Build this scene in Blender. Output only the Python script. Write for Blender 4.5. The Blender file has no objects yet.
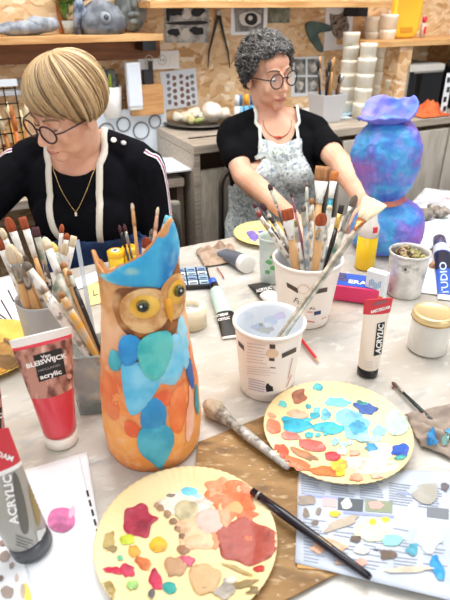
import bpy, bmesh, math, random
from mathutils import Vector, Matrix, noise
from mathutils.bvhtree import BVHTree
from mathutils.geometry import delaunay_2d_cdt, intersect_point_line
PI = math.pi
C = bpy.context.scene.collection
SC = bpy.context.scene
V = Vector
random.seed(7)
# ------------------------------------------------------------------ camera
F, PITCH, CH = 535.0, math.radians(29), 1.335
CAM = V((0, 0, CH))
cd = bpy.data.cameras.new('camera'); cam = bpy.data.objects.new('camera', cd); C.objects.link(cam)
cam.location = CAM; cam.rotation_euler = (PI/2-PITCH, 0, 0)
cd.sensor_fit = 'VERTICAL'; cd.sensor_height = 24; cd.lens = F/600*24
cd.dof.use_dof = True; cd.dof.focus_distance = 1.0; cd.dof.aperture_fstop = 4.2
cd.clip_start = .02
SC.camera = cam
SP, CP = math.sin(PITCH), math.cos(PITCH)
def ray(px, py):
    a = (px-225)/F; b = (300-py)/F
    return V((a, CP+b*SP, -SP+b*CP))
def PT(px, py, h):                      # point of the ray at height h
    r = ray(px, py); return CAM + r*((h-CH)/r.z)
def PY(px, py, Y):                      # point of the ray at distance Y
    r = ray(px, py); return CAM + r*(Y/r.y)
PSI = math.radians(27)
U = V((math.cos(PSI), math.sin(PSI), 0)); N = V((math.sin(PSI), -math.cos(PSI), 0))
BF = V((-.108, 1.89, 0)); WD = .42
W0 = BF - N*WD
def PW(px, py, off=0):                  # point on the wall plane (off metres in front)
    r = ray(px, py); o = W0 + N*off
    return CAM + r*((o-CAM).dot(N)/r.dot(N))
T = .75
# ------------------------------------------------------------------ materials
MATS = {}
def hexc(c):
    if isinstance(c, str):
        c = [int(c[i:i+2], 16)/255 for i in (0, 2, 4)]
        c = [x/12.92 if x <= .04045 else ((x+.055)/1.055)**2.4 for x in c]
    return (c[0], c[1], c[2], 1)
def mat(name, col, rough=.55, metal=0, col2=None, scale=20, bump=0, bscale=None, stretch=(1, 1, 1), lo=.4, hi=.6, trans=0, alpha=1, coat=0, detail=4, spec=None, extra=None, sheen=0):
    if name in MATS: return MATS[name]
    m = bpy.data.materials.new(name); m.use_nodes = True; nt = m.node_tree
    b = nt.nodes['Principled BSDF']; b.inputs['Base Color'].default_value = hexc(col)
    b.inputs['Roughness'].default_value = rough; b.inputs['Metallic'].default_value = metal
    if trans: b.inputs['Transmission Weight'].default_value = trans; b.inputs['IOR'].default_value = 1.3
    b.inputs['Alpha'].default_value = alpha
    if coat: b.inputs['Coat Weight'].default_value = coat
    if spec is not None: b.inputs['Specular IOR Level'].default_value = spec
    if sheen: b.inputs['Sheen Weight'].default_value = sheen
    L = nt.links.new
    tc = nt.nodes.new('ShaderNodeTexCoord'); mp = nt.nodes.new('ShaderNodeMapping'); mp.inputs['Scale'].default_value = stretch
    L(tc.outputs['Object'], mp.inputs['Vector'])
    cur = None
    if col2 is not None:
        n = nt.nodes.new('ShaderNodeTexNoise'); n.inputs['Scale'].default_value = scale; n.inputs['Detail'].default_value = detail
        L(mp.outputs[0], n.inputs['Vector'])
        r = nt.nodes.new('ShaderNodeValToRGB'); e = r.color_ramp.elements
        e[0].position = lo; e[0].color = hexc(col); e[1].position = hi; e[1].color = hexc(col2)
        L(n.outputs['Fac'], r.inputs[0]); cur = r.outputs[0]
    for ex in (extra or []):            # further layers: (kind, colour, scale, lo, hi)
        kind, c, s, l, h = ex
        n = nt.nodes.new('ShaderNodeTexVoronoi' if kind == 'v' else 'ShaderNodeTexNoise'); n.inputs['Scale'].default_value = s
        mm = nt.nodes.new('ShaderNodeMapping'); mm.inputs['Scale'].default_value = stretch; mm.inputs['Location'].default_value = (s*.37, c.__hash__() % 17 if not isinstance(c, str) else sum(map(ord, c)) % 17, 1.3)
        L(tc.outputs['Object'], mm.inputs['Vector']); L(mm.outputs[0], n.inputs['Vector'])
        mr = nt.nodes.new('ShaderNodeMapRange'); mr.inputs[1].default_value = l; mr.inputs[2].default_value = h
        L(n.outputs[0], mr.inputs[0])
        mx = nt.nodes.new('ShaderNodeMix'); mx.data_type = 'RGBA'; L(mr.outputs[0], mx.inputs[0])
        if cur is None: mx.inputs[6].default_value = hexc(col)
        else: L(cur, mx.inputs[6])
        mx.inputs[7].default_value = hexc(c); cur = mx.outputs[2]
    if cur is not None: L(cur, b.inputs['Base Color'])
    if bump:
        n2 = nt.nodes.new('ShaderNodeTexNoise'); n2.inputs['Scale'].default_value = bscale or scale; n2.inputs['Detail'].default_value = 5
        L(mp.outputs[0], n2.inputs['Vector'])
        bp = nt.nodes.new('ShaderNodeBump'); bp.inputs['Strength'].default_value = bump; bp.inputs['Distance'].default_value = .004
        L(n2.outputs['Fac'], bp.inputs['Height']); L(bp.outputs[0], b.inputs['Normal'])
    MATS[name] = m; return m
def attrmat(name, attr, rough=.5, bump=0):
    if name in MATS: return MATS[name]
    m = bpy.data.materials.new(name); m.use_nodes = True; nt = m.node_tree; b = nt.nodes['Principled BSDF']
    a = nt.nodes.new('ShaderNodeAttribute'); a.attribute_name = attr
    nt.links.new(a.outputs['Color'], b.inputs['Base Color']); b.inputs['Roughness'].default_value = rough
    MATS[name] = m; return m
def plain(c, rough=.5, **k):
    return mat('paint ' + (c if isinstance(c, str) else str(c)) + str(rough), c, rough, **k)
def osb():
    m = bpy.data.materials.new('osb board'); m.use_nodes = True; nt = m.node_tree; b = nt.nodes['Principled BSDF']; L = nt.links.new
    tc = nt.nodes.new('ShaderNodeTexCoord'); n = nt.nodes.new('ShaderNodeTexNoise'); n.inputs['Scale'].default_value = 9; n.inputs['Detail'].default_value = 3
    L(tc.outputs['Object'], n.inputs['Vector'])
    mx = nt.nodes.new('ShaderNodeMix'); mx.data_type = 'VECTOR'; mx.inputs[0].default_value = .10
    L(tc.outputs['Object'], mx.inputs[4]); L(n.outputs['Color'], mx.inputs[5])
    mp = nt.nodes.new('ShaderNodeMapping'); mp.inputs['Rotation'].default_value = (0, .6, 0); mp.inputs['Scale'].default_value = (34, 34, 70); L(mx.outputs[1], mp.inputs['Vector'])
    v = nt.nodes.new('ShaderNodeTexVoronoi'); v.inputs['Scale'].default_value = 1; L(mp.outputs[0], v.inputs['Vector'])
    sep = nt.nodes.new('ShaderNodeSeparateColor'); L(v.outputs['Color'], sep.inputs[0])
    r = nt.nodes.new('ShaderNodeValToRGB'); cr = r.color_ramp
    cols = ['b98a58', 'd0a676', 'dcb88a', 'e6c8a0', 'cfa474', 'efdcc0']
    cr.elements[0].color = hexc(cols[0]); cr.elements[1].color = hexc(cols[-1])
    for i, c in enumerate(cols[1:-1]):
        e = cr.elements.new((i+1)/5); e.color = hexc(c)
    L(sep.outputs[0], r.inputs[0]); L(r.outputs[0], b.inputs['Base Color']); b.inputs['Roughness'].default_value = .6
    bp = nt.nodes.new('ShaderNodeBump'); bp.inputs['Strength'].default_value = .3; bp.inputs['Distance'].default_value = .003
    L(sep.outputs[1], bp.inputs['Height']); L(bp.outputs[0], b.inputs['Normal'])
    return m
# ------------------------------------------------------------------ mesh builder
class MB:
    def __init__(s): s.v = []; s.f = []; s.mi = []; s.cur = 0; s.col = None; s.cols = []
    def add(s, vs, fs):
        o = len(s.v); s.v += [V(p) for p in vs]; s.f += [[i+o for i in f] for f in fs]; s.mi += [s.cur]*len(fs)
        s.cols += [s.col]*len(vs); return s
    def box(s, c, d, rz=0):
        R = Matrix.Rotation(rz, 3, 'Z'); c = V(c)
        vs = [c + R @ V((x*d[0]/2, y*d[1]/2, z*d[2]/2)) for z in (-1, 1) for y in (-1, 1) for x in (-1, 1)]
        return s.add(vs, [(0, 2, 3, 1), (4, 5, 7, 6), (0, 1, 5, 4), (2, 6, 7, 3), (0, 4, 6, 2), (1, 3, 7, 5)])
    def loft(s, rings, caps=True, closed=True):
        n = len(rings[0]); vs = [p for r in rings for p in r]; fs = []
        for i in range(len(rings)-1):
            for j in range(n if closed else n-1):
                k = (j+1) % n; fs.append((i*n+j, i*n+k, (i+1)*n+k, (i+1)*n+j))
        if caps: fs.append(tuple(range(n-1, -1, -1))); fs.append(tuple((len(rings)-1)*n+j for j in range(n)))
        return s.add(vs, fs)
    def lathe(s, prof, seg=32, c=(0, 0, 0), caps=True, fn=None):   # prof: (radius, z)
        c = V(c); rings = []
        for r, z in prof:
            rings.append([c + V(((r if not fn else fn(r, z, 2*PI*j/seg))*math.cos(2*PI*j/seg), (r if not fn else fn(r, z, 2*PI*j/seg))*math.sin(2*PI*j/seg), z)) for j in range(seg)])
        return s.loft(rings, caps)
    def tube(s, pts, rad, seg=8, flat=None, ref=None):
        pts = [V(p) for p in pts]; n = len(pts)
        if not hasattr(rad, '__len__'): rad = [rad]*n
        rings = []; prev = V(ref) if ref is not None else None
        for i, p in enumerate(pts):
            d = (pts[min(i+1, n-1)] - pts[max(i-1, 0)]).normalized()
            if prev is None: prev = V((0, 0, 1)) if abs(d.z) < .9 else V((1, 0, 0))
            a = (prev - d*prev.dot(d)).normalized(); b = d.cross(a); prev = a
            r = rad[i]; fl = 1 if flat is None else (flat[i] if hasattr(flat, '__len__') else flat)
            rings.append([p + a*(r*math.cos(2*PI*j/seg)) + b*(r*fl*math.sin(2*PI*j/seg)) for j in range(seg)])
        return s.loft(rings)
    def ell(s, c, r, seg=20, M=None):
        c = V(c); rings = []; h = seg//2
        if not hasattr(r, '__len__'): r = (r, r, r)
        for i in range(1, h):
            t = PI*i/h
            rings.append([c + (M @ q if M else q) for q in [V((r[0]*math.sin(t)*math.cos(2*PI*j/seg), r[1]*math.sin(t)*math.sin(2*PI*j/seg), -r[2]*math.cos(t))) for j in range(seg)]])
        o = len(s.v); s.loft(rings, False)
        bq = V((0, 0, -r[2])); tq = V((0, 0, r[2])); k = len(s.v)
        s.v += [c + (M @ bq if M else bq), c + (M @ tq if M else tq)]; s.cols += [s.col]*2
        L0 = o+(len(rings)-1)*seg
        for j in range(seg):
            s.f.append([k, o+(j+1) % seg, o+j]); s.f.append([k+1, L0+j, L0+(j+1) % seg]); s.mi += [s.cur]*2
        return s
    def prism(s, poly, z0, z1):
        n = len(poly); vs = [V((p[0], p[1], z0)) for p in poly] + [V((p[0], p[1], z1)) for p in poly]
        fs = [tuple(range(n-1, -1, -1)), tuple(range(n, 2*n))] + [(i, (i+1) % n, n+(i+1) % n, n+i) for i in range(n)]
        return s.add(vs, fs)
    def grid(s, fn, nu, nv):
        vs = [fn(i/nu, j/nv) for j in range(nv+1) for i in range(nu+1)]
        fs = [(j*(nu+1)+i, j*(nu+1)+i+1, (j+1)*(nu+1)+i+1, (j+1)*(nu+1)+i) for j in range(nv) for i in range(nu)]
        return s.add(vs, fs)
    def warp(s, amp, freq, seed=0):
        for i, p in enumerate(s.v):
            q = p*freq + V((seed*3.1, seed*1.7, seed))
            s.v[i] = p + V(noise.noise_vector(q))*amp
        return s
    def mesh(s, name):
        me = bpy.data.meshes.new(name); me.from_pydata([tuple(p) for p in s.v], [], s.f)
        if any(s.mi): me.polygons.foreach_set('material_index', s.mi)
        if any(c is not None for c in s.cols):
            a = me.color_attributes.new('tint', 'FLOAT_COLOR', 'POINT')
            for i, c in enumerate(s.cols): a.data[i].color = hexc(c or (.5, .5, .5))
        me.update(); return me
    def build(s, name, m, parent=None, smooth=False, bevel=0, solid=0, sub=0):
        me = s.mesh(name)
        for k in (m if isinstance(m, (list, tuple)) else [m]): me.materials.append(k)
        if not solid:
            bm = bmesh.new(); bm.from_mesh(me); bmesh.ops.recalc_face_normals(bm, faces=bm.faces); bm.to_mesh(me); bm.free()
        o = bpy.data.objects.new(name, me); C.objects.link(o); o.parent = parent
        if smooth: me.polygons.foreach_set('use_smooth', [True]*len(me.polygons))
        if bevel:
            b = o.modifiers.new('bevel', 'BEVEL'); b.width = bevel; b.segments = 2; b.limit_method = 'ANGLE'; b.angle_limit = .6
        if solid:
            b = o.modifiers.new('solid', 'SOLIDIFY'); b.thickness = solid; b.offset = 1
        if sub:
            b = o.modifiers.new('sub', 'SUBSURF'); b.levels = sub; b.render_levels = sub
        return o
def tag(o, label, cat, group=None, kind=None):
    if label: o['label'] = label
    if cat: o['category'] = cat
    if group: o['group'] = group
    if kind: o['kind'] = kind
    return o
def thing(name, label, cat, loc=(0, 0, 0), rz=0, group=None, M=None):
    o = bpy.data.objects.new(name, None); C.objects.link(o); o.empty_display_size = .02
    if M is not None: o.matrix_basis = M
    else: o.location = loc; o.rotation_euler = (0, 0, rz)
    return tag(o, label, cat, group)
def at(o, loc, rz=0): o.location = loc; o.rotation_euler = (0, 0, rz); return o
def struct(o): o['kind'] = 'structure'; return o
def wm(o):
    m = o.matrix_basis.copy()
    if o.parent: m = wm(o.parent) @ m
    return m
def MV(m): return m
def frame(p, z, y=None):
    z = V(z).normalized(); y = V(y) if y is not None else V((0, -1, .3))
    x = y.cross(z).normalized(); y = z.cross(x)
    return Matrix(((x.x, y.x, z.x, p[0]), (x.y, y.y, z.y, p[1]), (x.z, y.z, z.z, p[2]), (0, 0, 0, 1)))
def basis_fix(o):
    return o
_bvh = {}
def bvh(o):
    if o.name not in _bvh:
        M = wm(o); me = o.data
        _bvh[o.name] = BVHTree.FromPolygons([M @ v.co for v in me.vertices], [tuple(p.vertices) for p in me.polygons])
    return _bvh[o.name]
def hit(o, px, py):
    r = ray(px, py).normalized(); h = bvh(o).ray_cast(CAM, r)
    if h[0] is None: return None, None
    n = h[1]
    if n.dot(r) > 0: n = -n
    return h[0], n
def smoothpoly(P, k=3):
    for _ in range(k):
        Q = []
        for i in range(len(P)):
            a, b = P[i], P[(i+1) % len(P)]
            Q += [(a[0]*.75+b[0]*.25, a[1]*.75+b[1]*.25), (a[0]*.25+b[0]*.75, a[1]*.25+b[1]*.75)]
        P = Q
    return P
def inside(p, P):
    c = False; n = len(P)
    for i in range(n):
        a, b = P[i], P[(i+1) % n]
        if (a[1] > p[1]) != (b[1] > p[1]) and p[0] < (b[0]-a[0])*(p[1]-a[1])/(b[1]-a[1]+1e-12)+a[0]: c = not c
    return c
def decal(name, target, parent, poly, m, off=.0006, dome=0, step=2.0, smooth=2, thick=0, label=None):
    """a coat of paint or a label lying on target, given by its outline in the photo's frame"""
    P = smoothpoly(poly, smooth) if smooth else list(poly)
    xs = [p[0] for p in P]; ys = [p[1] for p in P]
    if not smooth:
        Q = []
        for i in range(len(P)):
            a, b = P[i], P[(i+1) % len(P)]; n = max(1, int(math.hypot(b[0]-a[0], b[1]-a[1])/step))
            Q += [(a[0]+(b[0]-a[0])*k/n, a[1]+(b[1]-a[1])*k/n) for k in range(n)]
        P = Q
    nb = len(P); pts = [V(p) for p in P]
    y = min(ys)+step*.5
    while y < max(ys):
        x = min(xs)+step*.5
        while x < max(xs):
            if inside((x, y), P) and min(math.hypot(x-q[0], y-q[1]) for q in P) > step*.45: pts.append(V((x, y)))
            x += step
        y += step
    vo, eo, fo, ov, oe, of = delaunay_2d_cdt(pts, [], [list(range(nb))], 1, 1e-5)
    Mi = wm(parent).inverted() if parent else Matrix.Identity(4); vs = []; ok = []
    for i, q in enumerate(vo):
        h, n = hit(target, q.x, q.y)
        edge = any(k < nb for k in ov[i]) if ov[i] else True
        ok.append(h is not None)
        vs.append(Mi @ (h + n*(off + (0 if edge else dome))) if h is not None else V((0, 0, 0)))
    fs = [f for f in fo if all(ok[k] for k in f)]
    if not fs: print('decal missed', name); return None
    used = sorted({k for f in fs for k in f}); mp = {k: i for i, k in enumerate(used)}
    b = MB(); b.add([vs[k] for k in used], [[mp[k] for k in f] for f in fs])
    o = b.build(name, m, parent, smooth=True)
    if thick:
        sd = o.modifiers.new('solid', 'SOLIDIFY'); sd.thickness = thick; sd.offset = 0
    if label: o['label'] = label
    return o
def blob(cx, cy, rx, ry, rot=0, seed=0, rough=.25, n=14):
    rnd = random.Random(seed*7+int(cx*3+cy)); out = []
    for k in range(n):
        a = 2*PI*k/n; r = 1+rnd.uniform(-rough, rough)
        x = rx*r*math.cos(a); y = ry*r*math.sin(a); c, s = math.cos(rot), math.sin(rot)
        out.append((cx+x*c-y*s, cy+x*s+y*c))
    return out
def text_mesh(s, bold=.0):
    cu = bpy.data.curves.new('t', 'FONT'); cu.body = s; cu.size = 1; cu.offset = bold; cu.resolution_u = 2
    o = bpy.data.objects.new('t', cu); C.objects.link(o)
    dg = bpy.context.evaluated_depsgraph_get(); me = bpy.data.meshes.new_from_object(o.evaluated_get(dg))
    vs = [v.co.copy() for v in me.vertices]; fs = [tuple(p.vertices) for p in me.polygons]
    bpy.data.objects.remove(o); bpy.data.curves.remove(cu); bpy.data.meshes.remove(me)
    return vs, fs
def lettering(s, target, parent, p0, p1, h, m, off=.0009, bold=.02, name='lettering'):
    """writing on target: baseline from p0 to p1 and letter height h in the photo's frame"""
    vs, fs = text_mesh(s, bold); x0 = min(v.x for v in vs); x1 = max(v.x for v in vs); hh = max(v.y for v in vs)
    a = V(p0); b = V(p1); d = b-a; up = V((d.y, -d.x)).normalized()*h
    Mi = wm(parent).inverted(); out = []; ok = []
    for v in vs:
        q = a + d*((v.x-x0)/(x1-x0)) + up*(v.y/hh); p, n = hit(target, q.x, q.y)
        ok.append(p is not None); out.append(Mi @ (p+n*off) if p is not None else V((0, 0, 0)))
    fs = [f for f in fs if all(ok[k] for k in f)]
    if not fs: print('lettering missed', s); return
    used = sorted({k for f in fs for k in f}); mp = {k: i for i, k in enumerate(used)}
    return MB().add([out[k] for k in used], [[mp[k] for k in f] for f in fs]).build(name, m, parent)
# ------------------------------------------------------------------ shared materials
WOOD = mat('pale shelf wood', 'd9ab73', .5, col2='c08a50', scale=6, stretch=(1, 6, 12))
GREYWOOD = mat('grey oak laminate', 'bdb0a0', .45, col2='9c8e7e', scale=8, stretch=(1, 10, 14), lo=.35, hi=.65)
GREYPANEL = mat('grey cupboard panel', 'd2c9bc', .5, col2='bab0a2', scale=5, stretch=(4, 4, 1))
WHITE = mat('white plastic', 'f0eee9', .35)
OFFW = mat('off white plastic', 'f3ece0', .4)
CREAM = mat('cream plaster', 'fbf6e8', .5, col2='f4ecd8', scale=30)
BLACK = mat('black plastic', '121214', .3)
DARK = mat('dark grey', '2b2a2c', .5)
PAPER = mat('white paper', 'f1f4f8', .7)
STEEL = mat('brushed steel', 'b9b7b2', .3, .9)
GOLDM = mat('gold metal', 'd9b878', .25, .8)
BLUEM = mat('blue plastic', '2a60c0', .35)
RED = mat('red plastic', 'd8283a', .4)
OSB = osb()
# ================================================================== ROOM
struct(MB().box((0, 2, -.05), (9, 8, .1)).build('floor', mat('grey vinyl floor', '6f675f', .5, col2='5d564f', scale=14)))
w = MB(); w.box((0, .05, 1.4), (7, .1, 2.8)); o = struct(w.build('wall_back', OSB)); at(o, W0, PSI)
# seams of the board panels
def wrect(x0, y0, x1, y1, off):     # photo rectangle -> centre, width, height in the wall's own plane
    a = PW(x0, (y0+y1)/2, off); b = PW(x1, (y0+y1)/2, off); c = PW((x0+x1)/2, y0, off); d = PW((x0+x1)/2, y1, off)
    return PW((x0+x1)/2, (y0+y1)/2, off), (b-a).length, abs(c.z-d.z)
def wu(p): return (p-W0).dot(U)
# ---- counter (grey oak worktop) with panels
HB = .90
ctr = thing('worktop_counter', 'long grey oak counter running along the board wall behind the curly haired woman', 'counter', BF, PSI)
MB().box((1.35, .205, HB-.015), (2.7, .41, .03)).build('worktop', GREYWOOD, ctr, bevel=.002)
MB().box((.012, .205, (HB-.03)/2), (.024, .40, HB-.032)).build('side_panel', GREYWOOD, ctr)
MB().box((.30, .38, .45), (.55, .02, .84)).build('back_panel', mat('dark recess board', '6b5d4f', .6), ctr)
MB().box((.16, .12, .82), (.26, .02, .16)).build('drawer_front', mat('brown drawer', '6d5846', .6), ctr)
MB().box((.20, .035, .40), (.35, .02, .80)).build('curtain_panel', mat('beige curtain', 'e6dccb', .8, col2='d0c4b0', scale=18, stretch=(6, 1, 1)), ctr)
for k, x in enumerate((.95, 1.55, 2.15)):
    d = MB().box((x, .012, .43), (.585, .02, .84)).build('door', GREYPANEL, ctr, bevel=.002)
MB().box((.62, .012, .43), (.03, .02, .84)).build('post', GREYWOOD, ctr)
# ---- lower desk on the left
HD = .78
dk = PT(196, 173, HD); ddk = dk - U*.0
dsk = thing('side_desk', 'low grey oak side desk beside the left end of the counter', 'desk', dk-U*max(0, (dk-BF).dot(U)+.004), PSI)
print('desk', (dk-BF).dot(U), (dk-BF).dot(N))
MB().box((-.70, .17, -.015), (1.36, .42, .03)).build('desktop', GREYWOOD, dsk, bevel=.002)
MB().box((-.03, .17, -.40), (.024, .38, .74)).build('side_panel', mat('brown desk side', '6e5c4c', .5), dsk)
MB().box((-1.34, .17, -.40), (.024, .38, .74)).build('side_panel', GREYWOOD, dsk)
MB().box((-.7, .37, -.40), (1.3, .02, .74)).build('back_panel', mat('dark desk back', '3a332e', .6), dsk)
# ---- shelves
def shelf(name, label, x0, x1, y, depth, th=.022, m=WOOD):
    a = PW(x0, y, depth); b = PW(x1, y, depth); z = (a.z+b.z)/2; u0, u1 = wu(a), wu(b)
    s = thing(name, label, 'shelf', W0+U*u0+V((0, 0, z)), PSI)
    MB().box(((u1-u0)/2, -depth/2-.001, -th/2), (u1-u0, depth, th)).build('board', m, s, bevel=.001)
    return s, z, u0, u1
sL, zL, a0, a1 = shelf('wall_shelf', 'pale wooden wall shelf at left carrying grey clay sculptures', -60, 163, 36, .16)
bk = MB(); bk.box((a1-a0-.035, -.06, -.040), (.05, .10, .034)); bk.build('bracket', BLACK, sL)
sT, zT, b0, b1 = shelf('wall_shelf', 'topmost wooden shelf along the upper edge behind the curly haired woman', 150, 392, 1, .20)
bk = MB(); bk.box((b1-b0-.07, -.06, -.040), (.05, .10, .034)); bk.build('bracket', BLACK, sT)
sR, zR, c0, c1 = shelf('wall_shelf', 'wooden shelf at right with the yellow tub standing on it', 376, 520, 39, .26)
vpan = MB().box(((wu(PW(394, 80, .2))-c0), -.13, -.16), (.07, .24, .27)).build('upright_panel', OSB, sR)
MB().box(((wu(PW(447, 80, .2))-c0)+.06, -.13, -.16), (.02, .24, .27)).build('upright_panel', WOOD, sR)
# darker rail under the left shelf
r_ = MB(); r_.box((0, -.008, 0), (1.25, .016, .07)); o = struct(r_.build('trim_1', mat('dark rail', '8f5a33', .6, col2='7a4a28', scale=9, stretch=(1, 3, 8)))); pc = PW(-14, 54, 0); at(o, pc+N*.001, PSI)
# wide beam left of the dark plants
r_ = MB(); r_.box((0, -.006, 0), (.03, .012, .5)); o = struct(r_.build('trim_2', mat('orange wood strip', 'b36d35', .6))); pc = PW(60, 5, 0); at(o, V((pc.x, pc.y, zL+.24))+N*.001, PSI)

# ---- flat things on the wall
def wallflat(name, label, cat, x0, y0, x1, y1, m, th=.002, off=.001, group=None, tilt=0):
    p, w_, h_ = wrect(x0, y0, x1, y1, 0)
    t = thing(name, label, cat, p+N*off, PSI, group); t.rotation_euler = (0, tilt, PSI)
    s = MB().box((0, -th/2, 0), (w_, th, h_)).build('sheet', m, t)
    return t, s, w_, h_
def wdec(t, s, polys, m, name='drawing', off=.0008, smooth=2):
    for P in polys: decal(name, s, t, P, m, off, smooth=smooth, step=3)
GP = mat('grey photo print', '8d8b87', .5, col2='4b4a49', scale=30)
LGP = mat('light photo print', 'c6c2bb', .5, col2='8c8a87', scale=40)
BK = mat('black ink', '1b1a1c', .6)
GI = mat('grey ink', '77757a', .6)
t, s, _, _ = wallflat('photo_print', 'black and white print of a face close up with eyes, above the socket strip', 'photo', 165, 4, 209, 43, LGP, tilt=.03)
wdec(t, s, [blob(175, 11, 8, 5, seed=1), blob(198, 11, 8, 5, seed=2), [(166, 5), (170, 5), (170, 22), (166, 22)], [(166, 22), (208, 20), (208, 25), (166, 25)]], BK)
wdec(t, s, [blob(174, 32, 6, 4, seed=3), blob(197, 31, 7, 4, seed=4)], BK)
wdec(t, s, [[(182, 8), (190, 8), (192, 19), (181, 19)], [(182, 28), (189, 28), (191, 40), (180, 40)]], mat('pale print', 'dad6cf', .6))
t, s, _, _ = wallflat('eye_drawing', 'grey pencil drawing of one round eye with white border', 'drawing', 231, 4, 267, 35, PAPER)
wdec(t, s, [[(234, 7), (264, 6), (263, 31), (235, 32)]], mat('pencil grey', '9b9a98', .7, col2='6b6a69', scale=25), smooth=0)
wdec(t, s, [blob(250, 19, 12, 8, rough=.1)], mat('pale print', 'dad6cf', .6), off=.0014)
wdec(t, s, [blob(251, 19, 6.5, 6.5, rough=.03)], BK, off=.002)
wdec(t, s, [blob(250, 18, 2.4, 2.4, rough=.03)], mat('pale print', 'dad6cf', .6), off=.0026)
wallflat('photo_print', 'small dark landscape print beside the eye drawing', 'photo', 268, 4, 290, 23, mat('dark landscape', '5a5f4a', .6, col2='8a8a78', scale=30))
t, s, _, _ = wallflat('skull_drawing', 'white sheet of patterned columns pinned to the board wall above the plate', 'drawing', 162, 70, 197, 108, mat('bluish drawing paper', 'd8dde6', .7), tilt=-.06)
for k, x in enumerate((168, 174, 181, 187, 192)):
    for j in range(5):
        y = 76+j*6.5+(k % 2)*2
        wdec(t, s, [blob(x+j*.4, y, 2.0, 2.3, seed=k*5+j)], mat('umber ink', '7a5a50', .7) if k in (1, 2, 3) else GI, 'ink_pattern')
t, s, _, _ = wallflat('face_photo', 'sheet with four small portrait photos behind the curly haired woman', 'photo', 292, 57, 322, 96, mat('pale print sheet', 'd4d9de', .6))
for i in range(2):
    for j in range(2):
        x, y = 300+i*13, 67+j*18
        wdec(t, s, [[(x-5.5, y-8), (x+5.5, y-8), (x+5.5, y+8), (x-5.5, y+8)]], GP, 'photo', smooth=0)
        wdec(t, s, [blob(x, y, 3.5, 4.5, seed=i+j)], LGP, 'portrait', off=.0013)
t, s, _, _ = wallflat('cat_photo', 'print of a tabby cat face beside the bird shaped cutout', 'photo', 325, 5, 352, 50, PAPER, tilt=-.03)
cat = [(329, 12), (333, 15), (341, 14), (345, 9), (347, 18), (350, 28), (345, 36), (338, 40), (332, 34), (330, 24)]
wdec(t, s, [cat], mat('tabby', '9c8c7d', .7, col2='5d5048', scale=60), 'cat_face')
wdec(t, s, [blob(335, 23, 1.6, 1.4), blob(344, 21, 1.6, 1.4), blob(340, 29, 1.3, 1.2)], BK, 'eye', off=.0014)
# socket strip
t, s, w_, h_ = wallflat('wall_socket', 'white double wall socket on the board wall', 'socket', 137.5, 51, 178, 69, WHITE, th=.014)
for px in (149, 162):
    p, n = hit(s, px, 60); Mi = wm(t).inverted(); q = Mi @ p
    ring = MB(); ring.tube([q+V((.017*math.cos(a), -.001, .017*math.sin(a))) for a in [k*PI/8 for k in range(17)]], .0018, 6); ring.build('socket_ring', mat('pale grey plastic', 'cfcdc8', .4), t)  # socket rings slightly greyer than the white plate
    MB().box(q+V((-.006, -.001, 0)), (.004, .002, .004)).box(q+V((.006, -.001, 0)), (.004, .002, .004)).build('socket_hole', BK, t)
MB().box((w_*.36, -.015, 0), (.03, .003, .035)).build('switch', OFFW, t)
# caliper
cp = thing('caliper', 'old dark metal caliper hanging open on the board wall', 'caliper', PW(219, 12, .004), PSI)
Mi = wm(cp).inverted()
def leg(pxs, r): 
    return MB().tube([Mi @ PW(x, y, .012) for x, y in pxs], r, 6)
leg([(219, 12), (216, 24), (213, 36), (209, 52), (208, 67)], [.006, .006, .005, .004, .002]).build('leg', DARK, cp, True)
leg([(219, 12), (221, 22), (224, 36), (228, 52), (230, 68)], [.006, .006, .005, .004, .002]).build('leg', DARK, cp, True)
MB().tube([Mi @ PW(219, 13, .006), Mi @ PW(219, 13, .022)], .009, 12).build('pivot', STEEL, cp)
# bird-like cutout
P = [(304, 24), (310, 21), (318, 22), (326, 24), (332, 27), (330, 31), (322, 32), (316, 33), (317, 38), (321, 45), (322, 52), (318, 52), (313, 45), (309, 40), (306, 33)]
cut = MB(); pw0 = PW(315, 35, .0)
bird = thing('wall_cutout', 'dark green bird shaped cutout hanging beside the cat picture', 'decoration', pw0+N*.002, PSI); Mi = wm(bird).inverted()
pp = [Mi @ PW(x, y, 0) for x, y in smoothpoly(P, 2)]
n = len(pp); cut.add([V((q.x, 0, q.z)) for q in pp]+[V((q.x, -.012, q.z)) for q in pp], [tuple(range(n)), tuple(range(2*n-1, n-1, -1))]+[(i, (i+1) % n, n+(i+1) % n, n+i) for i in range(n)])
cut.build('cutout_plate', mat('dull green', '4f6660', .6, col2='3c4f4b', scale=20), bird)
# ------------------------------------------------ things on the left shelf
def onshelf(px, z, off): 
    r = ray(px, 30); o_ = W0+N*off; p = CAM + r*((o_-CAM).dot(N)/r.dot(N)); return V((p.x, p.y, z))
GCLAY = mat('grey clay', '9aa0a8', .7, col2='6d737c', scale=30, bump=.6, bscale=40)
GCLAYD = mat('dark grey clay', '7b8088', .7, col2='52565e', scale=25, bump=.6, bscale=40)
b = MB(); b.ell((0, 0, .022), (.10, .04, .022)); b.ell((-.06, 0, .018), (.06, .03, .017)); b.ell((.05, .0, .03), (.06, .035, .026)); b.warp(.006, 30)
for i, v in enumerate(b.v): b.v[i] = V((v.x, v.y, max(v.z, 0)))
tag(at(b.build('driftwood_sculpture', GCLAY, None, True), onshelf(27, zL+.001, .08), PSI), 'long flat grey sculpture lying at the left of the wall shelf', 'sculpture')
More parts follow.
